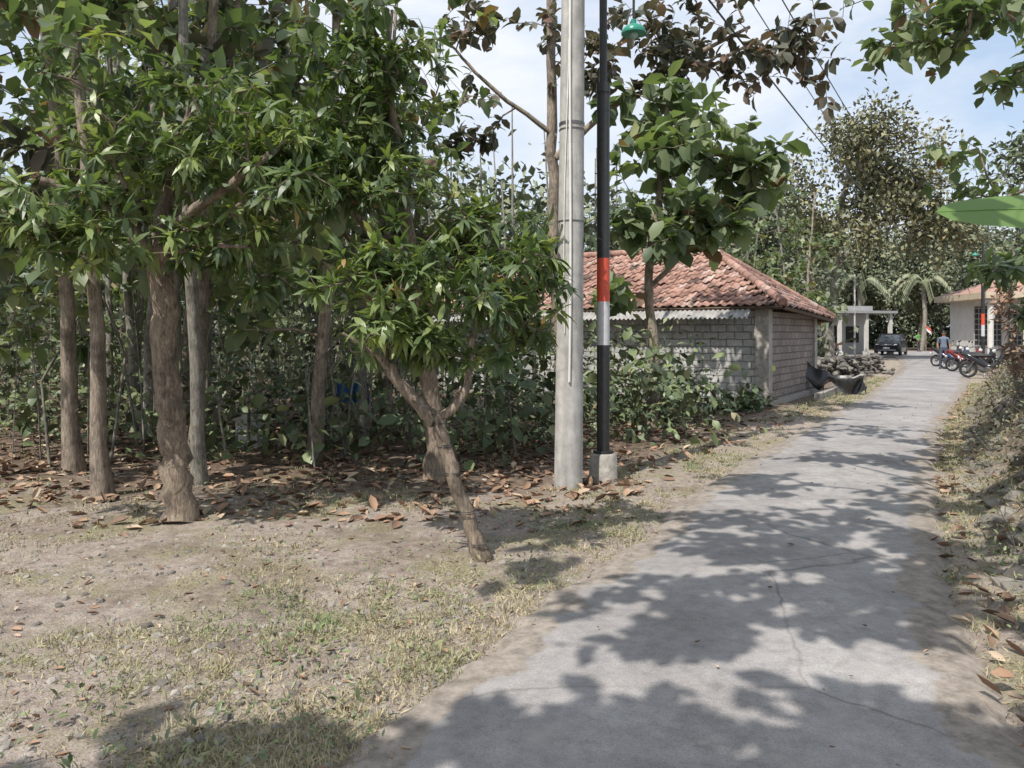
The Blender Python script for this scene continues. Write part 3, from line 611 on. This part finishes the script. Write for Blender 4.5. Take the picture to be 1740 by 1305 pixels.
for k,mt in((0,1),(1,2)):
    V=[];
    for i in range(9): V+=[(.02+i*.06+.01*k,.05*math.sin(i*.9),2.25-.22*k-.06*i),(.02+i*.06,.05*math.sin(i*.9),2.03-.22*k-.06*i)]
    mb.add(V,[[2*i,2*i+1,2*i+3,2*i+2] for i in range(8)],mt)
mb.obj('flag_and_pole',[M_bark,M_red,M_plate],True,fl)

# ------------------------------------------------------------ hero trees
me=make_tree([([(-.2,5.42,-.05),(-.33,5.42,.35),(-.46,5.4,.75),(-.54,5.4,1.02)],.05,.046),
 ([(-.54,5.4,.98),(-.68,5.42,1.12),(-.83,5.42,1.3),(-.93,5.45,1.5),(-1.0,5.55,1.9)],.055,.02),
 ([(-.56,5.4,1.0),(-.44,5.4,1.06),(-.33,5.42,1.2),(-.29,5.48,1.5),(-.22,5.5,1.8)],.038,.018),
 ([(-.85,5.42,1.32),(-.95,5.3,1.45),(-1.15,5.2,1.6)],.02,.01)],
 [((-.85,5.5,1.7),(.42,.4,.28),1.3),((-.1,5.45,1.75),(.4,.4,.25),1),((-.45,5.6,2.1),(.75,.5,.35),1.6),((.2,5.6,2.1),(.35,.4,.35),.7),((-1.0,5.4,2.1),(.4,.4,.3),.7),((-.5,5.5,1.55),(.4,.3,.18),.8)],
 250,lv_mango,11,M_bark2,M_mango,nclump=8,sig=.26,step=.15,tipr=.003,leafkw=dict(n=11,L=.16,W=.042),name='mango_tree')
place(me,'mango_tree')
mb=MB()
for z,x in((.1,-.24),(.33,-.322),(.6,-.415),(.8,-.475),(.95,-.52)):
    for k in range(2): torus(mb,(x,5.41,z+k*.014),.056,.003)
for i,vv in enumerate(mb.V):
    c=vv.mean(0); d=vv-c; mb.V[i]=c+np.stack([d[:,0],d[:,2],d[:,1]],1)
mb.obj('wire_lashing',[M_black])
me=make_tree([([(-2.86,6.6,-.05),(-2.9,6.6,.5),(-2.97,6.6,1.1),(-3.0,6.6,1.8),(-3.05,6.6,2.35)],.125,.1),
 ([(-3.03,6.6,2.2),(-2.8,6.4,2.5),(-2.3,6.1,2.75),(-1.9,6.0,3.0)],.06,.03),
 ([(-3.03,6.6,2.2),(-3.3,6.3,2.6),(-3.7,6.0,2.8)],.06,.03),([(-3.05,6.6,2.3),(-3.0,6.7,2.9),(-2.8,6.8,3.8)],.07,.03)],
 [((-3.5,5.9,2.45),(.7,.6,.3),1.7),((-2.7,6.2,2.8),(.8,.7,.5),1.5),((-2.0,6.1,2.8),(.6,.6,.5),1.2),((-3.1,6.6,3.7),(1.1,.8,.5),.8),((-1.7,6.3,3.3),(.5,.5,.4),.5),((-2.2,6.4,2.2),(.5,.4,.25),.5)],
 400,lv_mango,21,M_bark2,M_mango,nclump=7,sig=.27,step=.2,leafkw=dict(n=11,L=.18,W=.045),name='mango_tree')
place(me,'mango_tree')
me=make_tree([([(-.85,8.5,-.05),(-.86,8.5,.6),(-.95,8.45,1.3),(-1.05,8.4,2.2),(-1.2,8.3,3.2),(-1.3,8.2,4.2)],.13,.04),
 ([(-1.0,8.4,1.8),(-.6,8.2,2.4),(-.3,8.0,2.8)],.06,.02),([(-1.05,8.4,2.2),(-1.6,8.1,2.8),(-2.0,7.9,3.2)],.06,.02)],
 [((-1.4,8.0,4.2),(.8,.8,.8),2),((-1.3,7.8,3.2),(.9,.8,.5),1.6),((-.3,8.0,2.7),(.7,.6,.4),1.1),((-2.1,7.9,3.3),(.6,.6,.5),.7),((-.1,8.3,2.2),(.6,.5,.4),.8),((0.1,8.6,1.6),(.4,.4,.4),.35)],
 440,lv_mango,31,M_bark2,M_mango,nclump=7,sig=.27,step=.22,leafkw=dict(n=11,L=.2,W=.05),name='mango_tree')
place(me,'mango_tree')
me=make_tree([([(2.35,12.8,-.05),(2.38,12.8,1.2),(2.3,12.8,2.5),(2.5,12.8,4.2),(2.6,12.7,5.6)],.1,.04),([(2.35,12.8,2.4),(2.9,12.4,3.0),(3.5,12.2,3.5)],.045,.02)],
 [((2.1,12.2,3.3),(.6,.6,.35),1),((3.1,12.0,3.5),(.9,.7,.45),1.7),((2.7,12.3,4.6),(1.2,.8,.6),1.8),((3.8,12.2,4.2),(.7,.6,.5),1),((1.7,12.6,2.4),(.5,.5,.4),.4),((2.6,12.5,5.4),(1.3,.8,.4),.9)],
 190,lv_teak,41,M_bark,M_teak,nclump=8,sig=.28,leafkw=dict(n=7,L=.36,W=.24),name='teak_tree')
place(me,'teak_tree')
me=make_tree([([(.95,14,-.05),(.85,14,2),(.75,14,4.5),(.7,14,7),(.8,14,9.5)],.13,.05),([(.8,14,4.8),(2.2,13.8,6.0),(4.2,13.5,7.0)],.07,.03),([(.8,14,5.2),(-.4,13.6,6),(-1.2,13.4,6.8)],.05,.02)],
 [((4.5,13.4,6.6),(1.1,1,1.1),1.5),((2.8,13.6,7.0),(1.2,1,.9),1.2),((.2,13.8,6.6),(1.4,1,1.2),1.0),((3.4,13.6,8.6),(1.8,1.2,.9),.7),((1.9,13.6,6.2),(1.3,.9,.8),1.),((-.6,13.6,5.2),(.7,.7,.5),.3)],
 290,lv_teak,43,M_bark,M_teakdark,nclump=7,sig=.3,leafkw=dict(n=6,L=.27,W=.17),name='teak_tree')
place(me,'teak_tree')
def teakv(seed,h,low,nt_=100,lm=None):
    rng=np.random.default_rng(seed); lean=rng.normal(size=2)*.35
    top=(lean[0],lean[1],h); mid=(lean[0]*.3+rng.normal()*.1,lean[1]*.3,h*.5)
    bl=[]
    for k in range(7):
        z=low+(h-low)*(k+.5)/7; a=rng.uniform(0,6.28); q=.8*(1-.3*k/7); bl.append(((lean[0]*z/h+q*math.cos(a),lean[1]*z/h+q*math.sin(a),z),(1.1,1.1,.6),1.4-.15*k))
    return make_tree([([(0,0,-.1),mid,top],.085,.03)],bl,nt_,lv_teak,seed,M_bark if seed%2 else M_barkg,lm or M_teak,nclump=4,sig=.32,attach=.2,step=.4,leafkw=dict(n=6,L=.29,W=.18),name='teak_tree',sides=7)
tv=[teakv(101,8.5,2.6),teakv(102,9.5,2.8),teakv(103,8,2.0),teakv(104,10,3.2,lm=M_teakdark),teakv(105,7,1.5)]
rng=np.random.default_rng(77)
spots=[(-4.06,7.6),(-5.1,8.9),(-3.35,8.2),(-4.4,10),(-3.9,9.4),(-2.5,9.6),(-6.0,8.3),(-7,9.8),(-2.2,11.2),(-5.5,11.5)]
for k in range(62):
    y=rng.uniform(11,32); x=rng.uniform(-.78*y-2,3.2-.05*y)
    if x>-3.5 and 15.0<y<26: continue
    if x/y>-.1: continue
    spots.append((x,y))
for k in range(13): spots.append((rng.uniform(2,10.5),rng.uniform(26,36)))
for i,(x,y) in enumerate(spots):
    place(tv[int(rng.integers(0,5))],'teak_tree',(x,y,0),rng.uniform(0,6.28),rng.uniform(.8,1.15)*(.8 if x>1 else 1))
# background tree by the junction
me=make_tree([([(18.6,45,-.1),(18.7,45,3),(19,45,6),(19.5,45,9.5),(20,45,12)],.3,.1),([(18.8,45,4.5),(16.8,44,7.5),(15,44,9.5)],.16,.06),([(19,45,5.5),(21.5,45,8),(23.5,45,10)],.16,.06)],
 [((15.3,44,9),(2.6,2,1.8),1.2),((19.5,44,12.2),(3,2.2,1.9),1.3),((23.5,45,11),(2.4,2,2.0),1.3),((18,44,7.5),(3.5,2,1.2),1.1),((24.2,45,8),(1.8,1.5,1.5),.9),((21,44.5,9.6),(2,1.5,1.2),.8)],
 620,lv_small,51,M_barkg,M_olive,nclump=9,sig=.65,step=.6,tipr=.012,leafkw=dict(n=22,L=.34,W=.2,spread=.45),name='shade_tree')
place(me,'shade_tree')
me2=make_tree([([(0,0,-.1),(.1,0,3),(.3,0,6),(0,0,9)],.22,.07),([(.1,0,3.5),(-1.5,0,5.5)],.1,.04)],
 [((-1.5,0,5.5),(2,1.8,1.4),1),((.8,0,6.5),(2,1.8,1.5),1),((0,0,8.8),(1.8,1.6,1.3),1),((.5,0,4.2),(1.8,1.6,1.0),.6)],260,lv_small,52,M_bark,M_far,nclump=8,sig=.6,step=.6,tipr=.01,leafkw=dict(n=20,L=.36,W=.22,spread=.45),name='broadleaf_tree')
for x,y,s in((12.5,38,.75),(15,52,1),(10,44,.95),(28,72,1.2),(36,78,1.2),(44,75,1.3),(31,84,1.4),(24,70,1.),(33.5,50,.85),(37,47,.8),(50,72,1.2),(41,68,1.),(39,73,1.1),(47,80,1.4),(34,76,.9)):
    place(me2,'broadleaf_tree',(x,y,0),R0.uniform(0,6.28),s)
# trees overhead, out of frame, whose shade falls on the road
me=make_tree([([(4.5,1.4,.7),(4.4,1.4,2.5),(3.8,1.5,4.2),(2.8,1.6,5.4)],.17,.08),([(3.9,1.5,4),(3.2,3.4,5.4),(2,4.6,6)],.08,.03),([(3.4,1.5,4.8),(1.2,1.4,5.6),(-.6,1.6,5.9)],.08,.03),([(2,4.6,6),(1.6,5.6,6.2),(1.2,6.6,6.4)],.03,.012)],
 [((-1.4,1.3,5.6),(.8,.5,.3),1.0),((0,1.3,5.7),(.8,.5,.3),1.1),((-.7,2.2,5.9),(1.0,.6,.3),1.2),((.6,2.5,5.8),(.9,.6,.3),1.1),((.1,3.3,6.0),(1.0,.6,.3),1.),((1.4,4.0,6.0),(1.0,.7,.3),.9),((.2,4.6,6.3),(.8,.5,.3),.6),((1.4,6.0,6.4),(1.0,.6,.3),.8),((2.9,5.9,6.2),(.8,.6,.3),.6),((-2.0,2.4,6.1),(.5,.5,.3),.35),((2.5,2.2,5.7),(.7,.7,.3),.8),((2.5,3.6,5.8),(.6,.6,.3),.7)],
 400,lv_teak,61,M_bark,M_teak,nclump=6,sig=.3,leafkw=dict(n=6,L=.26,W=.16),name='teak_tree')
place(me,'teak_tree')
me=make_tree([([(-5.2,-2.6,-.1),(-5,-2.5,2.5),(-4.4,-2,4.4),(-3.4,-1.0,5.6)],.15,.07),([(-4.4,-2,4.4),(-2.4,-.6,5.4),(-.6,-.1,5.8),(.4,-.1,5.9)],.07,.02)],
 [((-3.4,-.2,5.6),(.8,.4,.3),1),((-2.3,-.15,5.7),(.8,.4,.3),1),((-1.2,-.1,5.7),(.8,.4,.3),1.1),((-.1,-.15,5.8),(.8,.4,.3),1.1),((-4.6,-1.2,5.4),(.8,.7,.4),.4),((-1,-1.2,5.9),(1.6,.5,.4),.6)],
 250,lv_teak,64,M_bark,M_teak,nclump=6,sig=.3,leafkw=dict(n=6,L=.26,W=.16),name='teak_tree')
place(me,'teak_tree')
me=make_tree([([(7.4,8.6,.7),(7.2,8.6,2.5),(6.6,8.6,4.3),(5.6,8.5,5.6)],.15,.06),([(6.8,8.6,3.8),(6,7.8,4.6),(4.6,7.6,4.9)],.05,.015),([(6,8.6,5),(4.4,9,5.9),(3.2,9.2,6.2)],.05,.02)],
 [((4.5,7.8,4.7),(.9,.6,.3),1.5),((5.5,8.0,4.35),(.6,.6,.4),1.1),((3.9,8.4,5.9),(1.2,1,.5),.9),((5.6,8.6,5.4),(1.2,1,.6),1.3),((2.6,8.6,6.6),(1.2,1,.4),.8),((5.5,9.2,3.6),(.35,.6,.5),.5)],
 240,lv_teak,62,M_bark,M_teak,nclump=6,sig=.32,leafkw=dict(n=6,L=.2,W=.13),name='teak_tree')
place(me,'teak_tree')
# right-bank small trees
me=make_tree([([(0,0,-.1),(-.1,0,1.5),(-.4,0,3),(-.9,0,4.6)],.06,.02)],[((-.2,0,1.6),(.5,.5,.6),1),((-.5,0,3),(.6,.6,.8),1),((-.9,0,4.6),(.9,.8,.7),1)],85,lv_small,71,M_barkg,M_bush,nclump=6,sig=.35,step=.25,attach=.15,leafkw=dict(n=9,L=.17,W=.08,spread=.18),name='roadside_tree')
for x,y,s,rz in((8.5,11.5,.8,0),(10.2,14,.95,.5),(12.4,17.5,1.0,-.4),(16.0,22.5,1.0,.2)): place(me,'roadside_tree',(x,y,.5),rz,s)
# banana
bn=empty('banana_plant',(5.0,6.0,.8)); mb=MB(); tube(mb,[(0,0,-.2),(0,0,.9),(.02,0,1.5)],[.1,.08,.05],12)
mb.obj('stem',[simple('banana_stem',(.25,.3,.12),(.15,.13,.07),8,.6)],True,bn); mb=MB()
def banleaf(pts,w,tilt=0):
    P=catmull(pts,26); T=nrm(np.gradient(P,axis=0)); V=[];
    for i,p in enumerate(P):
        f=i/25; ww=w*min(1,(f/.12)**.6 if f>0 else 0)*math.sqrt(max(0,1-max(0,(f-.55)/.45)**2)); S=np.cross(T[i],[0,0,1.]); S/=np.linalg.norm(S); U=np.cross(S,T[i])
        rp=1+.06*math.sin(i*2.3)
        V+=[p-S*ww*rp-U*ww*tilt-U*ww*.15,p+U*0,p+S*ww*rp+U*ww*tilt-U*ww*.15]
    mb.add(V,[[3*i+a,3*i+1+a,3*i+4+a,3*i+3+a] for i in range(25) for a in(0,1)],0,.5); tube(mb,P,np.linspace(.015,.004,26),6,0,.9)
banleaf([(0,0,1.4),(-.4,0,1.72),(-.95,0,1.77),(-1.68,0,1.75)],.13,1.2)
banleaf([(0,0,1.4),(.4,.3,2.3),(1,.6,2.4),(1.6,.8,1.8)],.22); banleaf([(0,0,1.4),(.1,-.6,2.2),(.3,-1.3,2.3),(.5,-1.9,1.7)],.22); banleaf([(0,0,1.4),(.3,.7,2.2),(.6,1.3,2.1),(.8,1.7,1.6)],.2)
mb.obj('leaves',[M_banana],True,bn)
me=make_tree([([(6.5,9.3,.8),(6.5,9.3,1.6),(6.45,9.3,2.4)],.05,.03)],[((6.2,9.2,2.4),(.5,.4,.25),1),((6.4,9.2,1.9),(.4,.4,.2),.6)],26,lv_mango,91,M_barkg,M_teak,nclump=6,sig=.25,step=.2,leafkw=dict(n=8,L=.24,W=.09),name='papaya_tree')
place(me,'papaya_tree')
me=make_tree([([(7.0,10.6,.8),(6.9,10.6,1.8),(6.95,10.6,2.8)],.03,.015)],[((6.85,10.5,2.2),(.3,.3,.5),1),((6.9,10.5,1.4),(.25,.3,.4),1)],60,lv_mango,92,M_barkg,M_litter,nclump=6,sig=.25,step=.2,leafkw=dict(n=6,L=.14,W=.05),name='dry_vine')
place(me,'dry_vine')

# coconut palms distant
for cx_,cy_ in((33,73),(37.5,70)):
    cp=empty('coconut_palm',(cx_,cy_,0)); mb=MB(); tube(mb,catmull([(0,0,0),(.3,0,3),(.1,0,6.0)],10),[.2]*10,8); mb.obj('trunk',[M_barkg],True,cp); mb=MB(); rng=np.random.default_rng(int(cx_))
    for k in range(16):
        a=k*.9; el=rng.uniform(-.1,1.0); P=catmull([(.1,0,6),(.1+1.3*math.cos(a),1.3*math.sin(a),6+1.0*el+.5),(.1+2.9*math.cos(a),2.9*math.sin(a),5.3+1.6*el-.6)],24); tube(mb,P,.02,4,0,.5)
        for s in(-1,1):
            T=nrm(np.gradient(P,axis=0))[3:]; S=nrm(np.cross(T,[0,0,1.]))*s; leaves(mb,P[3:],S+T*.5+np.array([0,0,-.6]),np.tile([0,0,1.],(21,1))+S*.2,np.full(21,.7),np.full(21,.12),LANCE,0,rng.uniform(.3,.9,21))
    mb.obj('fronds',[M_far],True,cp)

# ------------------------------------------------------------ undergrowth (one mass)
mb=MB(); rng=np.random.default_rng(12); C=[];S=[]
for k in range(1600):
    y=9.3+20*rng.random()**1.1; x=rng.uniform(-.78*y-1,min(3.4,xl(y)-1.2))
    if x>-1.6 and y>16.0: continue
    if y<11 and rng.random()<.5: continue
    if fbm(x*.6,y*.6,5)<.4: continue
    hi=2.2 if y>12 and x<0 else .65
    C.append((x,y,hi*rng.random()**1.3+.05));S.append(rng.uniform(.2,.5))
for k in range(60):
    t=rng.uniform(.0,1); 
    z=rng.uniform(.0,.12) if t<.35 else rng.uniform(.1,.9)
    C.append((5.2-4.0*t+rng.normal()*.12,16.2-3.6*t+rng.normal()*.2+1.0*t,z));S.append(.14 if t<.35 else rng.uniform(.18,.3))
for k in range(24): C.append((rng.uniform(1.2,2.5),rng.uniform(10.8,13),rng.uniform(.3,1.4)));S.append(rng.uniform(.2,.35))
for k in range(30): C.append((rng.uniform(-.9,.5),rng.uniform(9.6,12),rng.uniform(.3,1.9)));S.append(rng.uniform(.2,.35))
C=np.array(C,dtype=float);S=np.array(S)
n=28; P=np.repeat(C,n,0)+rng.normal(size=(len(C)*n,3))*np.repeat(S,n)[:,None]*np.array([1,1,1.2]); P[:,2]=np.abs(P[:,2])
r=np.repeat(rng.beta(2,2.,len(C)),n)*.7+rng.random(len(P))*.33
big=rng.random(len(P))<.3
D=rng.normal(size=P.shape)+np.array([0,0,.1]); Nn=np.array([0,0,1.])+rng.normal(size=P.shape)*.5; Ls=rng.uniform(.06,.17,len(P))*np.where(big,1.5,1)
leaves(mb,P[~big],D[~big],Nn[~big],Ls[~big],Ls[~big]*.4,SMALL,0,r[~big]); leaves(mb,P[big],D[big],Nn[big],Ls[big],Ls[big]*.65,BROAD,0,r[big])
ns=240; y=9+18*rng.random(ns)**1.1; x=rng.uniform(-.78,0,ns)*y+rng.uniform(-1,1.5,ns); A=np.stack([x,y,0*x],1); k=~((x>-1.8)&(y>16)); A=A[k]
M1=A+rng.normal(size=A.shape)*.15+np.array([0,0,1])*rng.uniform(.5,1.4,len(A))[:,None]; B=M1+rng.normal(size=A.shape)*.45+np.array([0,0,1])*rng.uniform(.4,1.8,len(A))[:,None]
ra=rng.uniform(.006,.024,len(A)); prisms(mb,A,M1,ra,ra*.8,1); prisms(mb,M1,B,ra*.8,ra*.4,1)
mb.obj('undergrowth',[M_bush,M_barkg])
# distant tree belt (one mass)
mb=MB(); rng=np.random.default_rng(14); C=[]
for k in range(1500):
    y=rng.uniform(33,44); x=rng.uniform(-44,9.5); C.append((x,y,rng.uniform(.03,1)*(6.0+3.5*vnoise(x*.22,0,4))))
for k in range(2500):
    x=rng.uniform(22,66); y=rng.uniform(80,92)+.1*x; C.append((x,y,rng.random()*(9+5*vnoise(x*.15,1,4))))
for k in range(260):
    y=rng.uniform(52,74); x=y*.68+rng.uniform(1,9)+1.5; C.append((x,y,rng.random()*6))
for k in range(260):
    y=rng.uniform(40,50); x=rng.uniform(7,17); C.append((x,y,rng.random()*6))
C=np.array(C,dtype=float); C=C[~((C[:,1]>50)&(C[:,1]<70)&(C[:,0]>.49*C[:,1])&(C[:,0]<.57*C[:,1]))]
n=26; P=np.repeat(C,n,0)+rng.normal(size=(len(C)*n,3))*.85; P[:,2]=np.abs(P[:,2]); r=np.repeat(rng.beta(2,2.3,len(C)),n)*.65+rng.random(len(P))*.3
Ls=rng.uniform(.3,.65,len(P)); leaves(mb,P,rng.normal(size=P.shape),np.array([0,0,1.])+rng.normal(size=P.shape)*.6,Ls,Ls*.6,SMALL,0,r)
ns=130; x=rng.uniform(-40,9,ns); A=np.stack([x,rng.uniform(31,40,ns),0*x],1); B=A+rng.normal(size=A.shape)*.5+np.array([0,0,1])*rng.uniform(6,11,ns)[:,None]; prisms(mb,A,B,np.full(ns,.1),np.full(ns,.03),1,6)
mb.obj('distant_trees',[M_far,M_barkg])

# ------------------------------------------------------------ ground scatter
rng=np.random.default_rng(15)
def region_left(n,ymin=2.3,ymax=13,pw=1.3):
    y=ymin+(ymax-ymin)*rng.random(n)**pw; x=rng.uniform(-.75*y-.8,xl(y)+.06); return x,y
x,y=region_left(14000); d=xl(y)-x; p=np.clip((fbm(x*1.1,y*1.1,51)-.46)*6,0.03,1)*np.where(d<1.2,1.0,.5)+np.where(d<.45,.25,0); p=p*(1-.75*sstep((y-7.5)/1.0)*(d>1.5)); k=rng.random(len(x))<p; x,y=x[k],y[k]
yv=14+14*rng.random(900); xv=xl(yv)-rng.uniform(-.05,1.1,900); yv2=2.6+22*rng.random(1800)**1.2; xv2=xr(yv2)+rng.uniform(-.06,.8,1800)
tx=np.concatenate([x,xv,xv2]);ty=np.concatenate([y,yv,yv2]); tz=gz(tx,ty); nb=16
green=np.clip((fbm(tx*1.4,ty*1.4,61)-.48)*4,0,1)*.55+rng.random(len(tx))*.28+np.where((xl(ty)-tx<1.3)&(ty>4),.25*(fbm(tx*2,ty*2,63)>.47),0)
C=np.repeat(np.stack([tx,ty,tz],1),nb,0); rad=np.repeat(rng.uniform(.02,.09,len(tx)),nb); C[:,:2]+=rng.normal(size=(len(C),2))*rad[:,None]
hl=np.repeat(rng.uniform(.015,.065,len(tx)),nb)*rng.uniform(.5,1.3,len(C)); D=rng.normal(size=C.shape)*.75+np.array([0,0,.6]); D[:,2]=np.abs(D[:,2])
mb=MB(); leaves(mb,C-np.array([0,0,.005]),D,rng.normal(size=C.shape),hl,np.full(len(C),.005)*(1+np.repeat(ty,nb)*.08),SMALL,0,np.repeat(green,nb)*.85+rng.random(len(C))*.25)
mb.obj('grass',[M_grass])
# weeds
mb=MB(); n=520; x,y=region_left(n,2.6,12,1.0); k=(fbm(x*.8,y*.8,71)>.52)|(xl(y)-x<1.3); x,y=x[k],y[k]
yy=3+17*rng.random(520); xx=xr(yy)+rng.uniform(.15,2.0,520); x=np.concatenate([x,xx]);y=np.concatenate([y,yy])
yy=14+11*rng.random(100); xx=xl(yy)-rng.uniform(.4,1.3,100); x=np.concatenate([x,xx]);y=np.concatenate([y,yy])
C=np.stack([x,y,gz(x,y)],1); n=16; s=np.repeat(rng.uniform(.025,.095,len(C)),n); P=np.repeat(C,n,0)+rng.normal(size=(len(C)*n,3))*s[:,None]*.9; P[:,2]=np.repeat(C[:,2],n)+np.abs(rng.normal(size=len(P)))*s*1.0
D=P-np.repeat(C,n,0)+rng.normal(size=P.shape)*.03; leaves(mb,P,D,np.array([0,0,1.])+rng.normal(size=P.shape)*.3,s*rng.uniform(.3,.7,len(P)),s*.22,BROAD,0,rng.uniform(.45,.95,len(P)))
mb.obj('weeds',[M_bush])
# leaf litter
mb=MB(); n=6500; y=6.2+9.5*rng.random(n)**1.15; x=rng.uniform(-.75*y-1,xl(y)-.5); k=rng.random(n)<np.clip((y-6.1)*.55,0,1)*np.where(fbm(x*.9,y*.9,81)>.46,1,.35); x,y=x[k],y[k]
n=420; y2=2.5+7*rng.random(n); x2=rng.uniform(-.7*y2-.5,xl(y2),n); n3_=850; y3=2.6+20*rng.random(n3_)**1.3; x3=xr(y3)+np.abs(rng.normal(size=n3_))*.9-.05
n4_=90; y4=2.6+14*rng.random(n4_); x4=xl(y4)+(xr(y4)-xl(y4))*rng.random(n4_)**1.0
N1=len(x); x=np.concatenate([x,x2,x3,x4]);y=np.concatenate([y,y2,y3,y4]); z=np.maximum(gz(x,y),np.where((x>xl(y)-.1)&(x<xr(y)+.1),.035,-1))+.006
Ls=rng.uniform(.05,.17,len(x)); Ls[N1:N1+n]*=.42; Ls[-n4_:]*=.3
Ls[N1+n:-n4_]*=.75
D=rng.normal(size=(len(x),3))*np.array([1,1,.2]); leaves(mb,np.stack([x,y,z],1),D,np.array([0,0,1.])+rng.normal(size=(len(x),3))*.3,Ls,Ls*.6,CURL,0,rng.random(len(x)))
mb.obj('fallen_leaves',[M_litter])
mb=MB(); n=5200; y=2.3+6.5*rng.random(n)**1.2; x=rng.uniform(-.75*y-.8,xl(y)+.02); stones(mb,np.stack([x,y,gz(x,y)],1),.005+.025*rng.random(n)**4,rng); mb.obj('gravel',[M_stone],False)
mb=MB(); n=1300; y=2.5+20*rng.random(n)**1.2; t=rng.uniform(.3,1.4,n); x=xr(y)+t/.85; stones(mb,np.stack([x,y,gz(x,y)-.02],1),.03+.1*rng.random(n)**1.8,rng); mb.obj('stone_embankment',[M_stone2],False)
mb=MB(); C=[];S=[]
for k in range(460):
    y=3.2+24*rng.random()**1.1; x=xr(y)+rng.uniform(.7,3.2); C.append((x,y,gz(x,y)+rng.uniform(-.05,.12)));S.append(rng.uniform(.07,.19))
C=np.array(C,dtype=float);S=np.array(S); n=34; P=np.repeat(C,n,0)+rng.normal(size=(len(C)*n,3))*np.repeat(S,n)[:,None]
Ls=rng.uniform(.03,.09,len(P)); leaves(mb,P,rng.normal(size=P.shape),np.array([0,0,1.])+rng.normal(size=P.shape)*.5,Ls,Ls*.4,BROAD,0,np.repeat(rng.beta(2,2.,len(C)),n)*.65+rng.random(len(P))*.4)
ns=900; y=3+22*rng.random(ns); x=xr(y)+rng.uniform(.4,2.6,ns); A=np.stack([x,y,gz(x,y)],1); B=A+rng.normal(size=A.shape)*.16+np.array([0,0,.12]); prisms(mb,A,B,np.full(ns,.004),np.full(ns,.002),1,3)
mb.obj('embankment_scrub',[M_dry,M_bark])
mb=MB(); nu=14; V=[[-2.75+i*.04,12.0+.06*math.sin(i*1.3),.85-j*.07+.03*math.sin(i*.8)] for j in range(6) for i in range(nu)]; mb.add(V,[[j*nu+i,j*nu+i+1,(j+1)*nu+i+1,(j+1)*nu+i] for j in range(5) for i in range(nu-1)]); mb.obj('blue_tarpaulin',[simple('blue_plastic',(.05,.2,.55),(.04,.15,.42),5,.4)])
mb=MB(); box(mb,(-3.75,10.9,.16),(.3,.22,.42)); box(mb,(-3.75,10.9,.4),(.36,.28,.06)); tube(mb,[(-3.7,10.75,0),(-3.7,10.75,.75)],.02,6,1); mb.obj('stone_marker',[M_white,M_bark],False)

# ------------------------------------------------------------ light & sky
el=math.radians(56); hx,hy=-.6,-.8
S=Vector((hx*math.cos(el),hy*math.cos(el),math.sin(el)))
sl=bpy.data.lights.new('sun','SUN'); sl.energy=5.0; sl.angle=math.radians(.5); sl.color=(1,.95,.88)
so=bpy.data.objects.new('sun',sl); COL.objects.link(so); so.rotation_euler=S.to_track_quat('Z','Y').to_euler()
w=bpy.data.worlds.new('World'); scene.world=w; w.use_nodes=True; nt=w.node_tree; bg=nt.nodes['Background']
sk=nt.nodes.new('ShaderNodeTexSky'); sk.sky_type='NISHITA'; sk.sun_disc=False; sk.sun_elevation=el; sk.sun_rotation=math.atan2(hx,hy); sk.dust_density=1.5; sk.air_density=1.2
tc=nt.nodes.new('ShaderNodeTexCoord'); mp=nt.nodes.new('ShaderNodeMapping'); mp.inputs['Scale'].default_value=(1,1,2.2); nt.links.new(tc.outputs['Generated'],mp.inputs[0])
n=noise(nt,2.2,7,.6,mp.outputs[0],.3); r=ramp(nt,[(.36,0.),(.62,1.)],n.outputs[0])
hz=mixc(nt,.6,sk.outputs[0],(4.4,5.4,6.9)); c=mixc(nt,r.outputs[0],hz,(6.2,6.5,7.0)); nt.links.new(c,bg.inputs['Color']); bg.inputs['Strength'].default_value=.15
cam=bpy.data.cameras.new('camera'); co=bpy.data.objects.new('camera',cam); COL.objects.link(co); co.location=(0,0,1.6); co.rotation_euler=(math.pi/2,0,0)
cam.sensor_width=36; cam.lens=1300/1740*36; cam.shift_y=-(652.5-566)/1740; cam.clip_end=2000; cam.clip_start=.05
scene.camera=co
